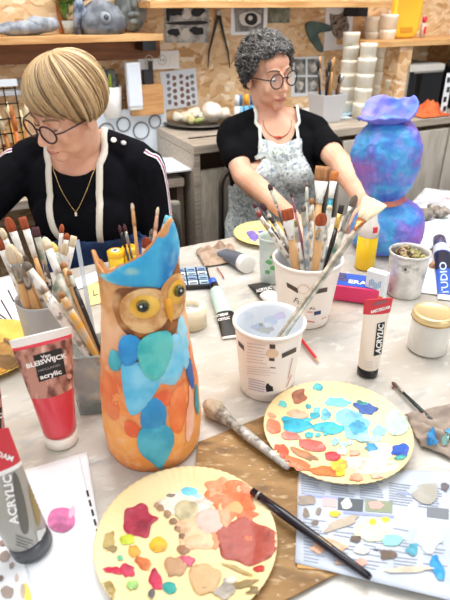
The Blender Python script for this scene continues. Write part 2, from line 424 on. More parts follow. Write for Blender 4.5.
# plant and small figures
f = thing('small_plant', 'small green leafy plant behind the dark figure on the wall shelf', 'plant', onshelf(70, zL+.001, .035), PSI)
MB().lathe([(.02, 0), (.026, .04)], 12).build('pot', mat('pale pot', 'cfd2cc', .6), f, True)
b = MB(); rn = random.Random(3)
for k in range(46):
    a = rn.uniform(0, 2*PI); h = rn.uniform(.05, .16); r = rn.uniform(.01, .05); c = V((r*math.cos(a), min(.03, r*math.sin(a)*.6), h)); d = V((math.cos(a), math.sin(a)*.5, .5)).normalized()*.022; s_ = V((-math.sin(a), math.cos(a), .2))*.009
    b.add([c-d, c+s_, c+d, c-s_+V((0, 0, .003))], [(0, 1, 2), (0, 2, 3)])
b.build('foliage', mat('leaf green', '6d9b45', .6, col2='3f6b33', scale=60), f)
g = thing('clay_figure', 'dark blue grey clay figure standing on the wall shelf left of the domed head', 'figurine', onshelf(82, zL+.001, .10), PSI)
b = MB(); b.tube([(-.016, 0, 0), (-.012, 0, .05), (0, 0, .08), (0, 0, .12)], [.012, .014, .02, .012], 10); b.tube([(.016, 0, 0), (.012, 0, .05), (0, 0, .08)], [.012, .014, .02], 10); b.ell((0, 0, .14), (.018, .016, .02)); b.tube([(0, 0, .1), (-.035, 0, .12), (-.05, 0, .16)], [.01, .009, .006]); b.tube([(0, 0, .1), (.035, 0, .115), (.045, 0, .15)], [.01, .009, .006]); b.warp(.003, 40)
b.build('body', mat('blue grey clay', '3f4a60', .6, col2='8c96a4', scale=35), g, True)
b = MB()
for k in range(17):
    pass
def dome(r, z, a): return r*(1+.05*math.sin(3*a)+.04*math.sin(7*a+z*30))
b.lathe([(.001, -.0), (.075, 0), (.085, .02), (.08, .05), (.06, .08), (.03, .10), (.001, .108)], 28, fn=dome); b.warp(.005, 30, 3)
for i, v in enumerate(b.v): b.v[i] = V((v.x*1.0, v.y*.75, max(v.z, 0)))
fh = thing('fish_head_sculpture', 'domed grey clay fish head with a round eye on the wall shelf', 'sculpture', onshelf(103, zL+.001, .092), PSI)
b.build('head', GCLAYD, fh, True)
MB().lathe([(.02, 0), (.018, .008), (.008, .012), (.001, .012)], 20).build('eye', mat('eye ring clay', '8b9199', .7), fh, True).matrix_basis = frame(V((-.005, -.062, .05)), V((0, -1, .2)))
MB().lathe([(.009, 0), (.008, .004), (.001, .006)], 16).build('pupil', mat('dark clay pupil', '4a4f57', .7), fh, True).matrix_basis = frame(V((-.005, -.073, .053)), V((0, -1, .2)))
b = MB(); b.ell((0, 0, .11), (.062, .03, .11)); b.ell((0, -.03, .10), (.014, .02, .03)); b.ell((-.025, -.022, .13), (.02, .014, .014)); b.ell((.025, -.022, .13), (.02, .014, .014)); b.ell((0, -.028, .058), (.028, .012, .009)); b.ell((0, -.024, .035), (.02, .014, .014)); b.warp(.004, 35, 2)
for i, v in enumerate(b.v): b.v[i] = V((v.x, v.y, max(v.z, 0)))
tag(at(b.build('clay_mask', mat('grey mask clay', '868c88', .7, col2='5c6260', scale=30), None, True), onshelf(133, zL+.001, .045), PSI), 'tall grey clay face mask standing on the wall shelf beside the fish head', 'mask')
# ------------------------------------------------ yellow seat, bottle on right shelf
ys = thing('plastic_tub', 'bright yellow rounded plastic tub standing upright on the right shelf', 'tub', onshelf(404, zR+.001, .13), PSI)
pr = []
for k in range(32):
    a = 2*PI*k/32; c, s_ = math.cos(a), math.sin(a); e = .45
    pr.append((.078*abs(c)**e*(1 if c > 0 else -1), .11+.11*abs(s_)**e*(1 if s_ > 0 else -1)))
def rr(sc, y): return [V((x*sc, y, .11+(z-.11)*sc)) for x, z in pr]
MB().loft([rr(.9, .02), rr(1, .01), rr(1, -.01), rr(.93, -.018), rr(.8, -.012)]).build('shell', mat('yellow plastic', 'f2b632', .35), ys, True)
MB().box((0, -.014, .035), (.07, .004, .02)).build('label_plate', mat('dim yellow', 'cf942a', .4), ys)
rb = thing('red_cap_bottle', 'small clear bottle with red cap beside the yellow tub', 'bottle', onshelf(423, zR+.001, .13), PSI)
MB().lathe([(.011, 0), (.012, .05), (.008, .062)], 14).build('bottle_body', mat('pinkish bottle', 'd9c3b5', .3), rb, True)
MB().lathe([(.010, .062), (.010, .085)], 14).build('cap', RED, rb, True)
MB().box((0, -.0122, .03), (.012, .001, .03)).build('label', RED, rb)
# oven
ov = thing('small_oven', 'black small oven with silver top strip under the right shelf', 'oven', W0+U*wu(PW(427, 106, .3))+V((0, 0, HB+.001))+N*.15, PSI)
MB().box((0, 0, .10), (.20, .22, .20)).build('body', mat('oven grey', '8e8d88', .4), ov, bevel=.004)
MB().box((0, -.116, .09), (.195, .012, .16)).build('door', mat('black glass', '0c0d0f', .08), ov, bevel=.002)
MB().box((0, -.116, .185), (.195, .012, .025)).build('control_panel', mat('pale oven panel', 'c9c6bf', .4), ov)
MB().tube([(-.085, -.127, .168), (.085, -.127, .168)], .004).build('handle', STEEL, ov)
# black and white leaflet right of oven
lf = thing('photo_strip', 'upright strip of black and white photos beside the black oven', 'photo', W0+U*wu(PW(444, 106, .36))+V((0, 0, HB+.001))+N*.36, PSI)
s = MB().box((0, 0, .085), (.035, .003, .17)).build('sheet', PAPER, lf)
for k in range(4): MB().box((.004*(-1)**k, -.0022, .022+.04*k), (.018, .001, .022)).build('photo', DARK, lf)
bx = thing('dark_case', 'black case standing at the right edge behind the photo strip', 'case', W0+U*wu(PW(461, 106, .3))+V((0, 0, HB+.001))+N*.2, PSI)
MB().box((0, 0, .09), (.1, .2, .18)).build('body', BLACK, bx, bevel=.006); MB().tube([(-.03, 0, .18), (-.02, 0, .2), (.02, 0, .2), (.03, 0, .18)], .004).build('handle', DARK, bx, True)
# orange cloth heap
b = MB()
def hc(u, v):
    x = (u-.5)*.17; y = (v-.5)*.13; r = math.hypot(x/.085, y/.065)
    z = max(0, 1-r)*.07*(.55+1.0*abs(noise.noise(V((x*30, y*30, 4)))))*1.2 + .003
    return V((x+.012*noise.noise(V((u*7, v*7, 1))), y+.012*noise.noise(V((u*7, v*7, 5))), z))
b.grid(hc, 26, 22)
cl = b.build('orange_cloth', mat('orange cloth', 'dd6a35', .8, col2='c4562a', scale=20), None, False, solid=.002); tag(at(cl, W0+U*wu(PW(427, 112, .345))+N*.347+V((0, 0, HB+.001)), PSI), 'crumpled orange cloth lying on the counter before the black oven', 'cloth')
# ------------------------------------------------ white pot stacks
def stack(px, y_base, off, rad, n, h1, label, seed, grp='stacks of white plaster pots'):
    p = W0+U*wu(PW(px, y_base, off))+N*off; z = HB+.001; rn = random.Random(seed)
    for k in range(n):
        r = rad*rn.uniform(.94, 1.04); h = h1*rn.uniform(.93, 1.05)
        o_ = MB().lathe([(r*.93, 0), (r*.97, h*.76), (r*1.0, h*.78), (r*1.0, h*.98), (r*.97, h), (.001, h)], 24).build('white_pot', CREAM, None, True)
        at(o_, p+V((rn.uniform(-.003, .003), rn.uniform(-.003, .003), z)), rn.uniform(0, 3))
        pos = 'lowest of' if k == 0 else 'topmost of' if k == n-1 else ('number %d from the bottom in' % (k+1))
        tag(o_, 'cream plaster pot, %s %s' % (pos, label), 'pot', grp); z += h+.0008
stack(344, 112, .15, .037, 6, .055, 'the leftmost tall stack on the counter', 1)
stack(361, 113, .26, .037, 5, .058, 'the stack before the leftmost one', 2)
stack(377, 112, .13, .039, 7, .056, 'the tallest stack, left of the oven', 3)
stack(390, 112, .20, .040, 4, .046, 'the short stack beside the orange cloth', 4)
stack(363, 108, .07, .037, 7, .056, 'the back stack under the top shelf', 5)
# tool caddy
tb = thing('tool_tub', 'translucent grey plastic tub holding sculpting tools on the counter', 'tub', W0+U*wu(PW(326, 110, .25))+N*.25+V((0, 0, HB+.001)), PSI)
def sq(a, z, b_=None): b_ = b_ or a; return [V((-a, -b_, z)), V((a, -b_, z)), V((a, b_, z)), V((-a, b_, z))]
MB().loft([sq(.045, 0), sq(.06, .11), sq(.057, .11), sq(.043, .004)]).build('tub_body', mat('frosted tub', 'c4c4c6', .3), tb, bevel=.002)
rn = random.Random(5)
for k in range(11):
    a = V((rn.uniform(-.032, .032), rn.uniform(-.03, .03), .01)); tp = V((a.x*1.9+rn.uniform(-.02, .02), a.y*1.3, rn.uniform(.17, .25)))
    tl = thing('sculpting_tool', ['wooden sculpting tool', 'dark sculpting tool', 'metal tipped sculpting tool'][k % 3]+' standing in the grey tub on the counter', 'tool', M=frame(wm(tb) @ a, tp-a), group='sculpting tools in the tub '+'abc'[k % 3])
    ln = (tp-a).length; MB().tube([(0, 0, 0), (0, 0, ln*.6), (0, 0, ln*.8)], [.003, .005, .004], 8).build('handle', [mat('tool wood', 'b98954', .5), BLACK, mat('tool dark wood', '70492c', .5)][k % 3], tl, True)
    MB().tube([(0, 0, ln*.8), (0, 0, ln*.93), (0, 0, ln)], [.004, .008, .003], 8, flat=.3).build('tool_head', [mat('tool wood', 'b98954', .5), DARK, STEEL][k % 3], tl, True)
# papers on counter
for k, (px, py, c, dz) in enumerate(((322, 117, 'dfe8ee', 0), (330, 115, 'bcd6e6', .004), (316, 113, 'eef2f4', .008))):
    p = PT(px, py, HB)+V((0, 0, .0012+dz)); o_ = MB().box((0, 0, .0016), (.21, .15, .003)).build('paper_stack', plain(c, .6), None); at(o_, p, PSI+(-.15, .1, .3)[k])
    tag(o_, ['white paper lowest in the pile', 'light blue folder in the middle of the pile', 'white paper on top of the pile'][k]+' on the counter behind the right shoulder', 'paper')
# plate of plaster pieces on counter
pl = thing('serving_tray', 'round dark metal tray of white clay pieces on the counter', 'tray', PT(199, 124, HB)+V((0, 0, .001)), 0)
MB().lathe([(.10, 0), (.125, .010), (.15, .013), (.15, .016), (.12, .013), (.09, .004), (.001, .003)], 40).build('dish', mat('dark pewter', '5f5c58', .35, .6), pl, True)
rn = random.Random(9)
for k, (x, y, r, c) in enumerate(((-.05, -.01, .03, 'e9dec4'), (-.02, .03, .035, 'f1ead8'), (.055, .0, .052, 'f2e4d6'), (-.085, -.02, .022, 'ece4d0'), (.0, -.05, .02, 'a9b46a'), (-.03, -.04, .022, 'd8c98f'), (.10, .02, .03, 'efe3d2'), (.02, .01, .03, 'f0e8da'))):
    b = MB(); b.ell((0, 0, r*.75), (r, r*.8, r*.75)).ell((r*.4, 0, r*1.1), (r*.5, r*.5, r*.45)); b.warp(.008, 25, k)
    for i, v in enumerate(b.v): b.v[i] = V((v.x, v.y, max(0, v.z)))
    o_ = b.build('clay_piece', plain(c, .7), None, True); at(o_, pl.location+V((x, y, .014 if math.hypot(x, y) > .085 else .006)), k)
    tag(o_, ['cream clay shell', 'white clay shell at the back', 'large pinkish white clay skull', 'small clay disc at the left rim', 'small green clay piece', 'yellowish clay piece', 'pale clay piece at the right rim', 'pale clay lump in the middle'][k]+' on the dark metal tray', 'clay piece')
# markers
for k, (px, c) in enumerate(((240, '4a6b8a'), (246, 'f0a01e'), (252, '2f7fc0'), (237, 'd9dde2'))):
    o_ = thing('marker_pen', ['dark blue', 'orange', 'bright blue', 'white'][k]+' marker bottle on the counter behind the curly haired woman', 'marker', W0+U*wu(PW(px, 118, .2))+N*.2+V((0, 0, HB+.001)), 0)
    MB().lathe([(.012, 0), (.012, .075), (.007, .082)], 14).build('barrel', plain(['8fc4e0', '6fb5dc', '4aa3d8', 'e8ebee'][k], .4), o_, True)
    MB().lathe([(.010, .082), (.009, .12), (.001, .122)], 14).build('cap', plain(c, .4), o_, True)
# ------------------------------------------------ left corner: pots with tools, wooden box, papers
def deskp(px, py, off): p = PW(px, py, off); return V((p.x, p.y, HD+.001))
wb = thing('wooden_box', 'pale wooden box fixed on the board wall beside the white dispenser', 'box', PW(142, 112, .001), PSI)
wbw = .12
MB().box((0, -.04, .055), (.13, .08, .11)).build('box_body', mat('box wood', 'cf9c66', .5, col2='bd8955', scale=10, stretch=(1, 1, 9)), wb, bevel=.002)
MB().box((.012, -.05, .135), (.03, .03, .05)).box((.03, -.05, .15), (.012, .02, .08)).build('bracket', DARK, wb)
ds = thing('paper_dispenser', 'white towel dispenser hanging on the board wall left of the skull drawing', 'dispenser', PW(134, 104, .085), PSI)
MB().box((0, -.015, .07), (.055, .03, .155)).build('casing', mat('bluish white plastic', 'dfe6f0', .4), ds, bevel=.006); MB().box((0, -.015, -.012), (.05, .028, .01)).build('outlet', mat('pale grey plastic', 'cfcdc8', .4), ds)
cup = thing('wall_cup', 'white plastic cup of markers hanging on the board wall', 'cup', PW(113, 117, .05), PSI)
MB().lathe([(.032, 0), (.043, .11), (.041, .11), (.030, .004), (.001, .003)], 24).build('cup_body', WHITE, cup, True)
MB().tube([(0, .04, .095), (0, .055, .10)], .004).build('hook', STEEL, cup)
rn = random.Random(11)
for k, c in enumerate(('b8d432', '2d5aa8', '3c7f4f', 'c8ccd0', '4b4f56', 'd6b23a', '6b7f92')):
    a = V((rn.uniform(-.016, .016), rn.uniform(-.014, .014), .008)); tp = V((a.x*2+rn.uniform(-.006, .006), a.y*1.4, rn.uniform(.13, .17)))
    o_ = thing('marker_pen', ['lime', 'dark blue', 'green', 'light grey', 'charcoal', 'mustard', 'grey blue'][k]+' marker standing in the white wall cup', 'marker', M=frame(cup.location+Matrix.Rotation(PSI, 3, 'Z') @ a, tp-a))
    MB().tube([(0, 0, 0), (0, 0, .1)], .006).build('barrel', plain('d4d8dc', .4), o_, True); MB().tube([(0, 0, .1), (0, 0, .145)], [.0065, .005]).build('cap', plain(c, .4), o_, True)
# big sponge / grey mass over the cup
b = MB(); b.ell((0, 0, 0), (.035, .02, .045)).ell((-.03, 0, .03), (.02, .015, .03)); b.warp(.01, 30)
tag(at(b.build('hanging_sponge', mat('grey green sponge', '7d8479', .9, col2='5a6058', scale=50), None, True), PW(110, 82, .03), PSI), 'grey green sponge hanging on the board wall above the wall cup', 'sponge')
# framed drawing leaning at the back of the desk
fr = thing('leaning_drawing', 'drawing of grey circles leaning on the wall behind the side desk', 'drawing', PW(133, 152, .05), PSI)
s = MB().box((0, 0, .07), (.30, .004, .19)).build('sheet', mat('pale blue drawing sheet', 'd3dbe3', .7), fr)
for k, (x, z, r) in enumerate(((-.1, .09, .03), (-.03, .11, .026), (.04, .08, .032), (.1, .11, .024))):
    MB().tube([(x+r*math.cos(a), -.003, z+r*math.sin(a)) for a in [q*PI/10 for q in range(21)]], .0035, 5).build('ink_ring', GI, fr)
b = MB(); b.ell((0, 0, 0), (.03, .03, .03)).ell((.02, .01, -.02), (.03, .03, .025)); b.warp(.006, 30)
tag(at(b.build('white_clay_figure', CREAM, None, True), PW(103, 138, .10), PSI), 'small white clay figure behind the blonde head', 'figurine')
rn = random.Random(8)
for k in range(5):
    p = PT(168, 164, HD+.001+k*.008); p.z = HD+.001+k*.0065; b = MB()
    b.box((0, 0, .003), (.26+rn.uniform(-.03, 0), .19, .006)); o_ = b.build('paper_sheaf', plain(['e9eef4', 'd5e2ee', 'f0f3f6', 'dfe8f0', 'f3f5f8'][k], .6), None); at(o_, p+U*(-.05), PSI+rn.uniform(-.25, .15))
    tag(o_, 'bluish white sheaf of paper on the side desk, '+['lowest of the pile', 'second from the bottom', 'in the middle of the pile', 'second from the top', 'on top of the pile'][k], 'paper')
# things under the desk
p = PW(139, 205, .16); bk = thing('waste_basket', 'grey wire basket under the side desk', 'basket', V((p.x, p.y, .0)), PSI)
MB().lathe([(.10, .0), (.12, .5), (.115, .5), (.096, .004), (.001, .004)], 20).build('basket_body', mat('grey basket', '5b5a5a', .6), bk, True)
b = MB(); b.ell((0, 0, .5), (.1, .09, .05)); b.warp(.02, 20); b.build('rubbish_bag', mat('pale bag', 'b4b2ae', .6), bk, True)
# left wall things behind the blonde woman's shoulder (upper left)
gr = thing('metal_rack', 'black metal grid rack standing at the far left behind the blonde woman', 'rack', deskp(-2, 150, .14), PSI)
b = MB()
for k in range(6): b.box((-.09+k*.036, 0, .16), (.004, .004, .32))
for k in range(7): b.box((0, 0, .02+k*.048), (.19, .004, .004))
b.build('grid', BLACK, gr); MB().box((0, -.0, .325), (.2, .02, .02)).build('top_rail', mat('white rail', 'e2e8ee', .4), gr)
lp = thing('wall_lamp', 'white strip lamp bracket fixed on the board wall at far left', 'lamp', PW(8, 92, .001), PSI)
MB().box((0, -.02, 0), (.11, .04, .016)).build('lamp_arm', mat('bluish white plastic', 'dfe6f0', .4), lp, bevel=.003); MB().box((.05, -.03, .02), (.02, .05, .05)).build('lamp_head', mat('grey lamp', '9da1a6', .4), lp, bevel=.003)
rn = random.Random(21)
jb = thing('brush_jar', 'jar of warm coloured brushes behind the blonde woman on the side desk', 'jar', deskp(16, 150, .12), PSI)
MB().lathe([(.04, 0), (.045, .12), (.042, .12), (.036, .004), (.001, .003)], 20).build('jar_body', mat('brown jar', '8c5a35', .5), jb, True)
for k in range(9):
    a = V((rn.uniform(-.02, .02), rn.uniform(-.015, .015), .01)); tp = V((a.x*3.2, a.y*1.5, rn.uniform(.2, .27))); ln = (tp-a).length
    o_ = thing('paint_brush', 'blurred '+['amber', 'orange', 'yellow'][k % 3]+' handled brush in the brown jar behind the blonde woman', 'brush', M=frame(wm(jb) @ a, tp-a), group='brushes in the brown jar '+'abc'[k % 3])
    MB().tube([(0, 0, 0), (0, 0, ln*.75)], [.004, .006], 8).build('handle', plain(['c8823a', 'd8732e', 'e0b04a'][k % 3], .5), o_, True); MB().tube([(0, 0, ln*.75), (0, 0, ln*.9), (0, 0, ln)], [.006, .009, .003], 8).build('bristles', plain(['e8d9b8', 'b96a35', 'f0e0b0'][k % 3], .8), o_, True)
# ================================================================== TABLES
TE = V((-.07, 1.385, 0))                     # a point of the far edge
LAM = mat('beige laminate', 'e6dccd', .4, col2='d8ccba', scale=7, stretch=(1, 8, 1))
def table(name, label, y0, y1, x0, x1):
    t = thing(name, label, 'table', TE, PSI)
    MB().box(((x0+x1)/2, (y0+y1)/2, T-.0145), (x1-x0, y1-y0, .025)).build('tabletop', LAM, t, bevel=.002)
    for x in (x0+.06, x1-.06):
        for y in (y0+.05, y1-.05): MB().box((x, y, (T-.028)/2), (.04, .04, T-.03)).build('leg', STEEL, t)
    MB().box(((x0+x1)/2, (y0+y1)/2, T-.06), (x1-x0-.14, y1-y0-.14, .06)).build('frame', mat('table frame', '8b857c', .5), t)
SEAM = -.485
table('work_table', 'far pale worktable that the curly haired woman sits at', SEAM+.002, 0, -.72, 1.6)
table('work_table', 'near pale worktable carrying the owl vase and the paper plates', -1.25, SEAM-.002, -1.0, 1.6)
TR = Matrix.Rotation(-PSI, 3, 'Z')
def tl_(p): q = TR @ (V((p.x, p.y, 0))-TE); return V((q.x, q.y, 0))
cr = [(V((-2, SEAM, 0)), V((3, SEAM, 0)), .0022, .006)]
for a, b, dpt in (((300, 345), (335, 384), .0018), ((335, 384), (359, 371), .0018), ((359, 371), (450, 330), .001)):
    cr.append((tl_(PT(*a, T)), tl_(PT(*b, T)), dpt, .005))
def segd(p, a, b):
    ab = b-a; t = max(0, min(1, (p-a).dot(ab)/ab.dot(ab))); return (p-a-ab*t).length
def sheet_fn(u, v):
    x = -.70+2.28*u; y = -1.24+1.232*v; p = V((x, y, 0))
    z = .0018+.0012*noise.noise(V((x*14, y*9, 2)))+.0008*noise.noise(V((x*40, y*22, 7)))
    rz = abs(noise.noise(V((x*5+y*3, y*6-x*2, 9)))); z += .0016*max(0, 1-rz*9)
    for a, b, d, w_ in cr:
        q = segd(p, a, b)
        if q < w_*2: z -= d*max(0, 1-q/(w_*2))
    return V((x, y, max(.0003, min(z, .0032))))
sm_ = mat('milky plastic film', 'b8b3aa', .26, col2='cec9c1', scale=7, bump=.6, bscale=20, stretch=(1, 1.9, 1), lo=.3, hi=.7, detail=8, extra=[('n', 'e6e6e2', 34, .58, .85), ('n', 'b8aa9a', 4, .50, .8), ('n', 'a6a6a2', 15, .58, .8)])
sheet = MB().grid(sheet_fn, 300, 162).build('plastic_sheet', sm_, None, True); sheet.matrix_basis = Matrix.Translation(TE+V((0, 0, T-.001))) @ Matrix.Rotation(PSI, 4, 'Z')
tag(sheet, 'wrinkled milky plastic film covering the worktables', 'plastic sheet')
TS = .7528
# ---- flat sheets
def sheet4(name, label, cat, px, z, m, th=.0006, wav=.0006, seed=0, n=24, lift=None, group=None):
    P = [PT(x, y, z) for x, y in px]; c = sum(P, V())/4
    o = thing(name, label, cat, c, 0, group)
    def fn(u, v):
        p = P[0].lerp(P[1], u).lerp(P[3].lerp(P[2], u), v)-c
        dz = wav*(1+noise.noise(V((p.x*12, p.y*12, seed))))
        if lift: dz += lift(u, v)
        return V((p.x, p.y, dz))
    b = MB().grid(fn, n, n); k = len(b.v); 
    s = b.build('sheet', m, o, True)
    if sum(p.normal.z for p in s.data.polygons) < 0: s.data.flip_normals()
    sd = s.modifiers.new('solid', 'SOLIDIFY'); sd.thickness = th; sd.offset = -1
    return o, s
def strips(name, target, parent, L, m, off=.0008):
    Mi = wm(parent).inverted(); b = MB()
    for (x0, y0), (x1, y1), w_ in L:
        n = max(1, int(math.hypot(x1-x0, y1-y0)/4)); d = V((x1-x0, y1-y0)).normalized(); up = V((-d.y, d.x))*(w_/2)
        row = []
        for k in range(n+1):
            x, y = x0+(x1-x0)*k/n, y0+(y1-y0)*k/n; pr = []
            for s in (-1, 1):
                p, nn = hit(target, x+up.x*s, y+up.y*s)
                if p is None: break
                pr.append(Mi @ (p+nn*off))
            if len(pr) == 2: row.append(pr)
        if len(row) > 1:
            vs = [q for pr in row for q in pr]; b.add(vs, [(2*k, 2*k+1, 2*k+3, 2*k+2) for k in range(len(row)-1)])
    if b.v: return b.build(name, m, parent)
# cardboard
CB = mat('worn brown cardboard', 'a07a48', .6, col2='84602f', scale=11, bump=.3, bscale=60, stretch=(1, 2.6, 1), extra=[('n', 'c2a67c', 40, .58, .74), ('n', '6a4c28', 14, .58, .74), ('n', 'd8c8b0', 90, .66, .76)])
P = [PT(x, y, TS) for x, y in ((198, 444), (268, 416), (352, 452), (350, 572), (334, 577), (283, 603), (270, 680), (178, 660))]; c = sum(P, V())/8
cb = tag(MB().prism([(p.x-c.x, p.y-c.y) for p in P], 0, .003).build('cardboard_sheet', CB, None, bevel=.0006), 'worn paint scratched brown cardboard lying under the two paper plates', 'cardboard'); at(cb, (c.x, c.y, TS+.0012))
P = [PT(x, y, TS) for x, y in ((297, 480), (345, 478), (352, 575), (297, 571))]; c = sum(P, V())/4
cc = tag(MB().prism([(p.x-c.x, p.y-c.y) for p in P], 0, .0018).build('cardboard_sheet', mat('light cardboard', 'd6a25f', .6, col2='c48f4c', scale=20), None), 'lighter orange brown cardboard sticking out under the newspaper at lower right', 'cardboard'); at(cc, (c.x, c.y, TS+.0045))
Z1 = TS+.0066
NP = mat('newsprint', 'c9d0dc', .8, col2='b9c2d0', scale=14)
npo, nps = sheet4('newspaper', 'paint stained newspaper spread under the right paper plate', 'newspaper', [(299, 468), (540, 474), (540, 622), (295, 563)], Z1, NP, wav=.0005)
def Q(zx, zy): return (290+zx/2.81, 460+zy/2.81)
L = []; rn = random.Random(4)
for col_ in range(5):
    for r_i in range(13):
        x0 = 32+col_*82; y0 = 38+r_i*7+col_*9
        if y0 > 100+col_*9: continue
        L.append((Q(x0, y0), Q(x0+60+rn.uniform(-14, 10), y0+8), 1.1))
for col_ in range(5):
    for r_i in range(14):
        x0 = 38+col_*84; y0 = 165+r_i*9+col_*9
        if rn.random() < .75: L.append((Q(x0, y0), Q(x0+55+rn.uniform(-20, 14), y0+8), .9))
strips('small_print', nps, npo, L, mat('news grey', '8e96a6', .7), .0005)['kind'] = 'stuff'
strips('print_rule', nps, npo, [(Q(40, 98), Q(140, 108), 2.4), (Q(150, 147), Q(292, 160), 2.4), (Q(300, 92), Q(345, 98), 1.2)], mat('lavender ink', '9aa6dc', .7), .0006)
def quad(a, b, c_, d): return [Q(*a), Q(*b), Q(*c_), Q(*d)]
for nm, qd, c_ in (('pink', quad((92, 106), (130, 110), (130, 134), (92, 130)), 'e9b4b4'), ('dark', quad((135, 106), (206, 112), (204, 146), (134, 140)), '5a5f66'), ('green', quad((212, 112), (288, 118), (287, 150), (211, 144)), '8f9a80'), ('grey', quad((385, 132), (446, 138), (446, 168), (384, 160)), '7c8088')):
    decal('print_photo', nps, npo, qd, plain(c_, .7), .0006, smooth=0, step=4)
decal('print_photo', nps, npo, blob(*Q(158, 124), 6, 5), plain('cfd3d8', .7), .0009); decal('print_photo', nps, npo, blob(*Q(240, 128), 8, 4), plain('d8a8a0', .7), .0009)
lettering('EMERGENCE', nps, npo, Q(234, 256), Q(285, 260), 2.2, mat('black ink', '1b1a1c'), .0012, .01, 'headline')
def vary(c_, r_=.3):
    h = [int(c_[i:i+2], 16) for i in (0, 2, 4)]; d = ''.join('%02x' % max(0, int(x*.80)) for x in h); l = ''.join('%02x' % min(255, int(x*.92+26)) for x in h)
    return mat('mixed '+c_+str(r_), c_, r_, col2=l, scale=70, lo=.45, hi=.7, bump=.35, bscale=120, extra=[('n', d, 45, .54, .7)])
def stains(target, parent, S, conv, sc, off=.0012, dome=0, seed=0, nm='paint_stain', rough=.75, step=2.0):
    k = 0
    for s in S:
        zx, zy, rx, ry, c_ = s[:5]; rot = s[5] if len(s) > 5 else 0; rg = s[6] if len(s) > 6 else .28
        x, y = conv(zx, zy)
        st = min(step, max(.8, min(rx, ry)/sc*.6))
        decal(nm, target, parent, blob(x, y, rx/sc, ry/sc, rot, seed+k, rg), vary(c_, rough), off+k*.00003, dome, st, 3); k += 1
stains(nps, npo, [(235, 200, 60, 35, 'efe8bd'), (390, 210, 45, 50, 'f1f2f2'), (48, 115, 26, 14, '9a8c80'), (45, 150, 10, 14, '8d7f73'), (80, 145, 8, 10, '8d7f73'), (70, 178, 11, 8, '7a6c60'), (125, 153, 15, 9, 'ecc23a'), (145, 180, 52, 13, 'b9ab99', -.4),
    (232, 176, 10, 9, 'eec53e'), (268, 170, 11, 8, 'eec53e'), (285, 225, 28, 18, '8fd0c4'), (115, 240, 45, 16, 'f0c4a4', .1), (80, 252, 22, 12, 'f0b898'), (278, 268, 26, 15, '6d5c50'), (185, 224, 16, 10, '6b5c54'), (345, 252, 18, 18, '5fb4cc', 0, .4), (412, 300, 16, 38, '2a8fd0', -.35),
    (385, 95, 38, 30, 'aaa69c'), (435, 78, 12, 12, '6a6268'), (330, 310, 66, 8, 'd8c8b4', -.03), (200, 290, 16, 12, 'eda596'), (200, 255, 22, 12, 'd9cfc6'), (150, 290, 25, 7, 'c7a893'), (420, 330, 8, 10, '4aa6d8')], Q, 2.81, seed=3)
# left papers
wpo, wps = sheet4('paint_paper', 'white sheet with a pink paint dab lying under the grey acrylic tube', 'paper', [(22, 471), (87, 452), (125, 680), (-20, 700)], TS+.0006, PAPER, wav=.0006, seed=3)
def Q3(zx, zy): return (zx/3.333, 420+zy/3.333)
stains(wps, wpo, [(205, 335, 48, 44, 'e57fb4', 0, .06)], Q3, 3.333, seed=1)
decal('paint_stain', wps, wpo, blob(*Q3(240, 308), 3, 6, .3), plain('f5c4dc', .7), .0016)
strips('ink_dashes', wps, wpo, [(Q3(290+q*8.2, 236+q*32), Q3(295+q*8.2, 257+q*32), 2.2) for q in range(5)], BK, .0010)
strips('fold_line', wps, wpo, [(Q3(262, 112), Q3(290, 235), .6)], mat('faint line', 'c5ccd8', .7), .0010)
spo, sps = sheet4('paint_paper', 'white sheet with brown petal shapes in the lower left corner', 'paper', [(-40, 490), (12, 508), (34, 600), (-40, 660)], TS+.0030, PAPER, wav=.0003, seed=5)
def Q4(zx, zy): return (zx/6.43, 540+zy/6.43)
stains(sps, spo, [(30, 110, 32, 40, 'a8978e', .5, .12), (75, 168, 14, 24, 'b5a59c', .3, .12), (5, 250, 18, 22, '8f8078', 0, .12), (48, 340, 42, 40, 'a8978e', .2, .12), (108, 248, 12, 26, 'cdb9a8', 0, .12), (25, 20, 40, 20, '9a7f78', -.4, .12), (148, 330, 15, 50, 'c9b49c', .0, .1)], Q4, 6.43, seed=2)
stains(sps, spo, [(10, -80, 30, 20, 'a39288', -.2, .12)], Q4, 6.43, seed=9)
decal('paint_stain', sps, spo, [(24, 600), (23, 586), (26, 582), (31, 592), (33, 606)], plain('f2dc6a', .6), .0011, step=1.5)
# ---- paper plates
PLM = mat('cream paper plate', 'f6deac', .55, col2='f2d69c', scale=8)
def plate(name, label, c, R, rz=0, m=PLM, tint=None):
    o = thing(name, label, 'plate', c, rz)
    prof = [(0.0001, .0016), (R*.35, .0016), (R*.7, .0016), (R*.76, .0022), (R*.82, .0050), (R*.88, .0080), (R*.94, .0102), (R*.985, .0115), (R, .0112), (R, .0104), (R*.94, .0090), (R*.82, .0036), (R*.76, .0006), (R*.3, .0004), (.0001, .0004)]
    rings = []
    for r, z in prof:
        k = max(0, min(1, (r/R-.78)/.1)); rings.append([V((r*math.cos(a), r*math.sin(a), z+.0006*k*math.sin(a*64))) for a in [2*PI*j/256 for j in range(256)]])
    s = MB().loft(rings, False).build('plate_disc', m, o, True)
    return o, s
c1 = PT(186.5, 540, TS+.006); p1o, p1s = plate('paper_plate', 'round cream paper plate with crimson and brick red paint at the bottom of the photo', V((c1.x, c1.y, TS+.0045)), .1105)
c2 = PT(336.5, 431.5, TS+.010); p2o, p2s = plate('paper_plate', 'round cream paper plate with turquoise and coral paint right of the centre', V((c2.x, c2.y, TS+.0092)), .1115)
def Q1(zx, zy): return (95+zx/2.432, 465+zy/2.432)
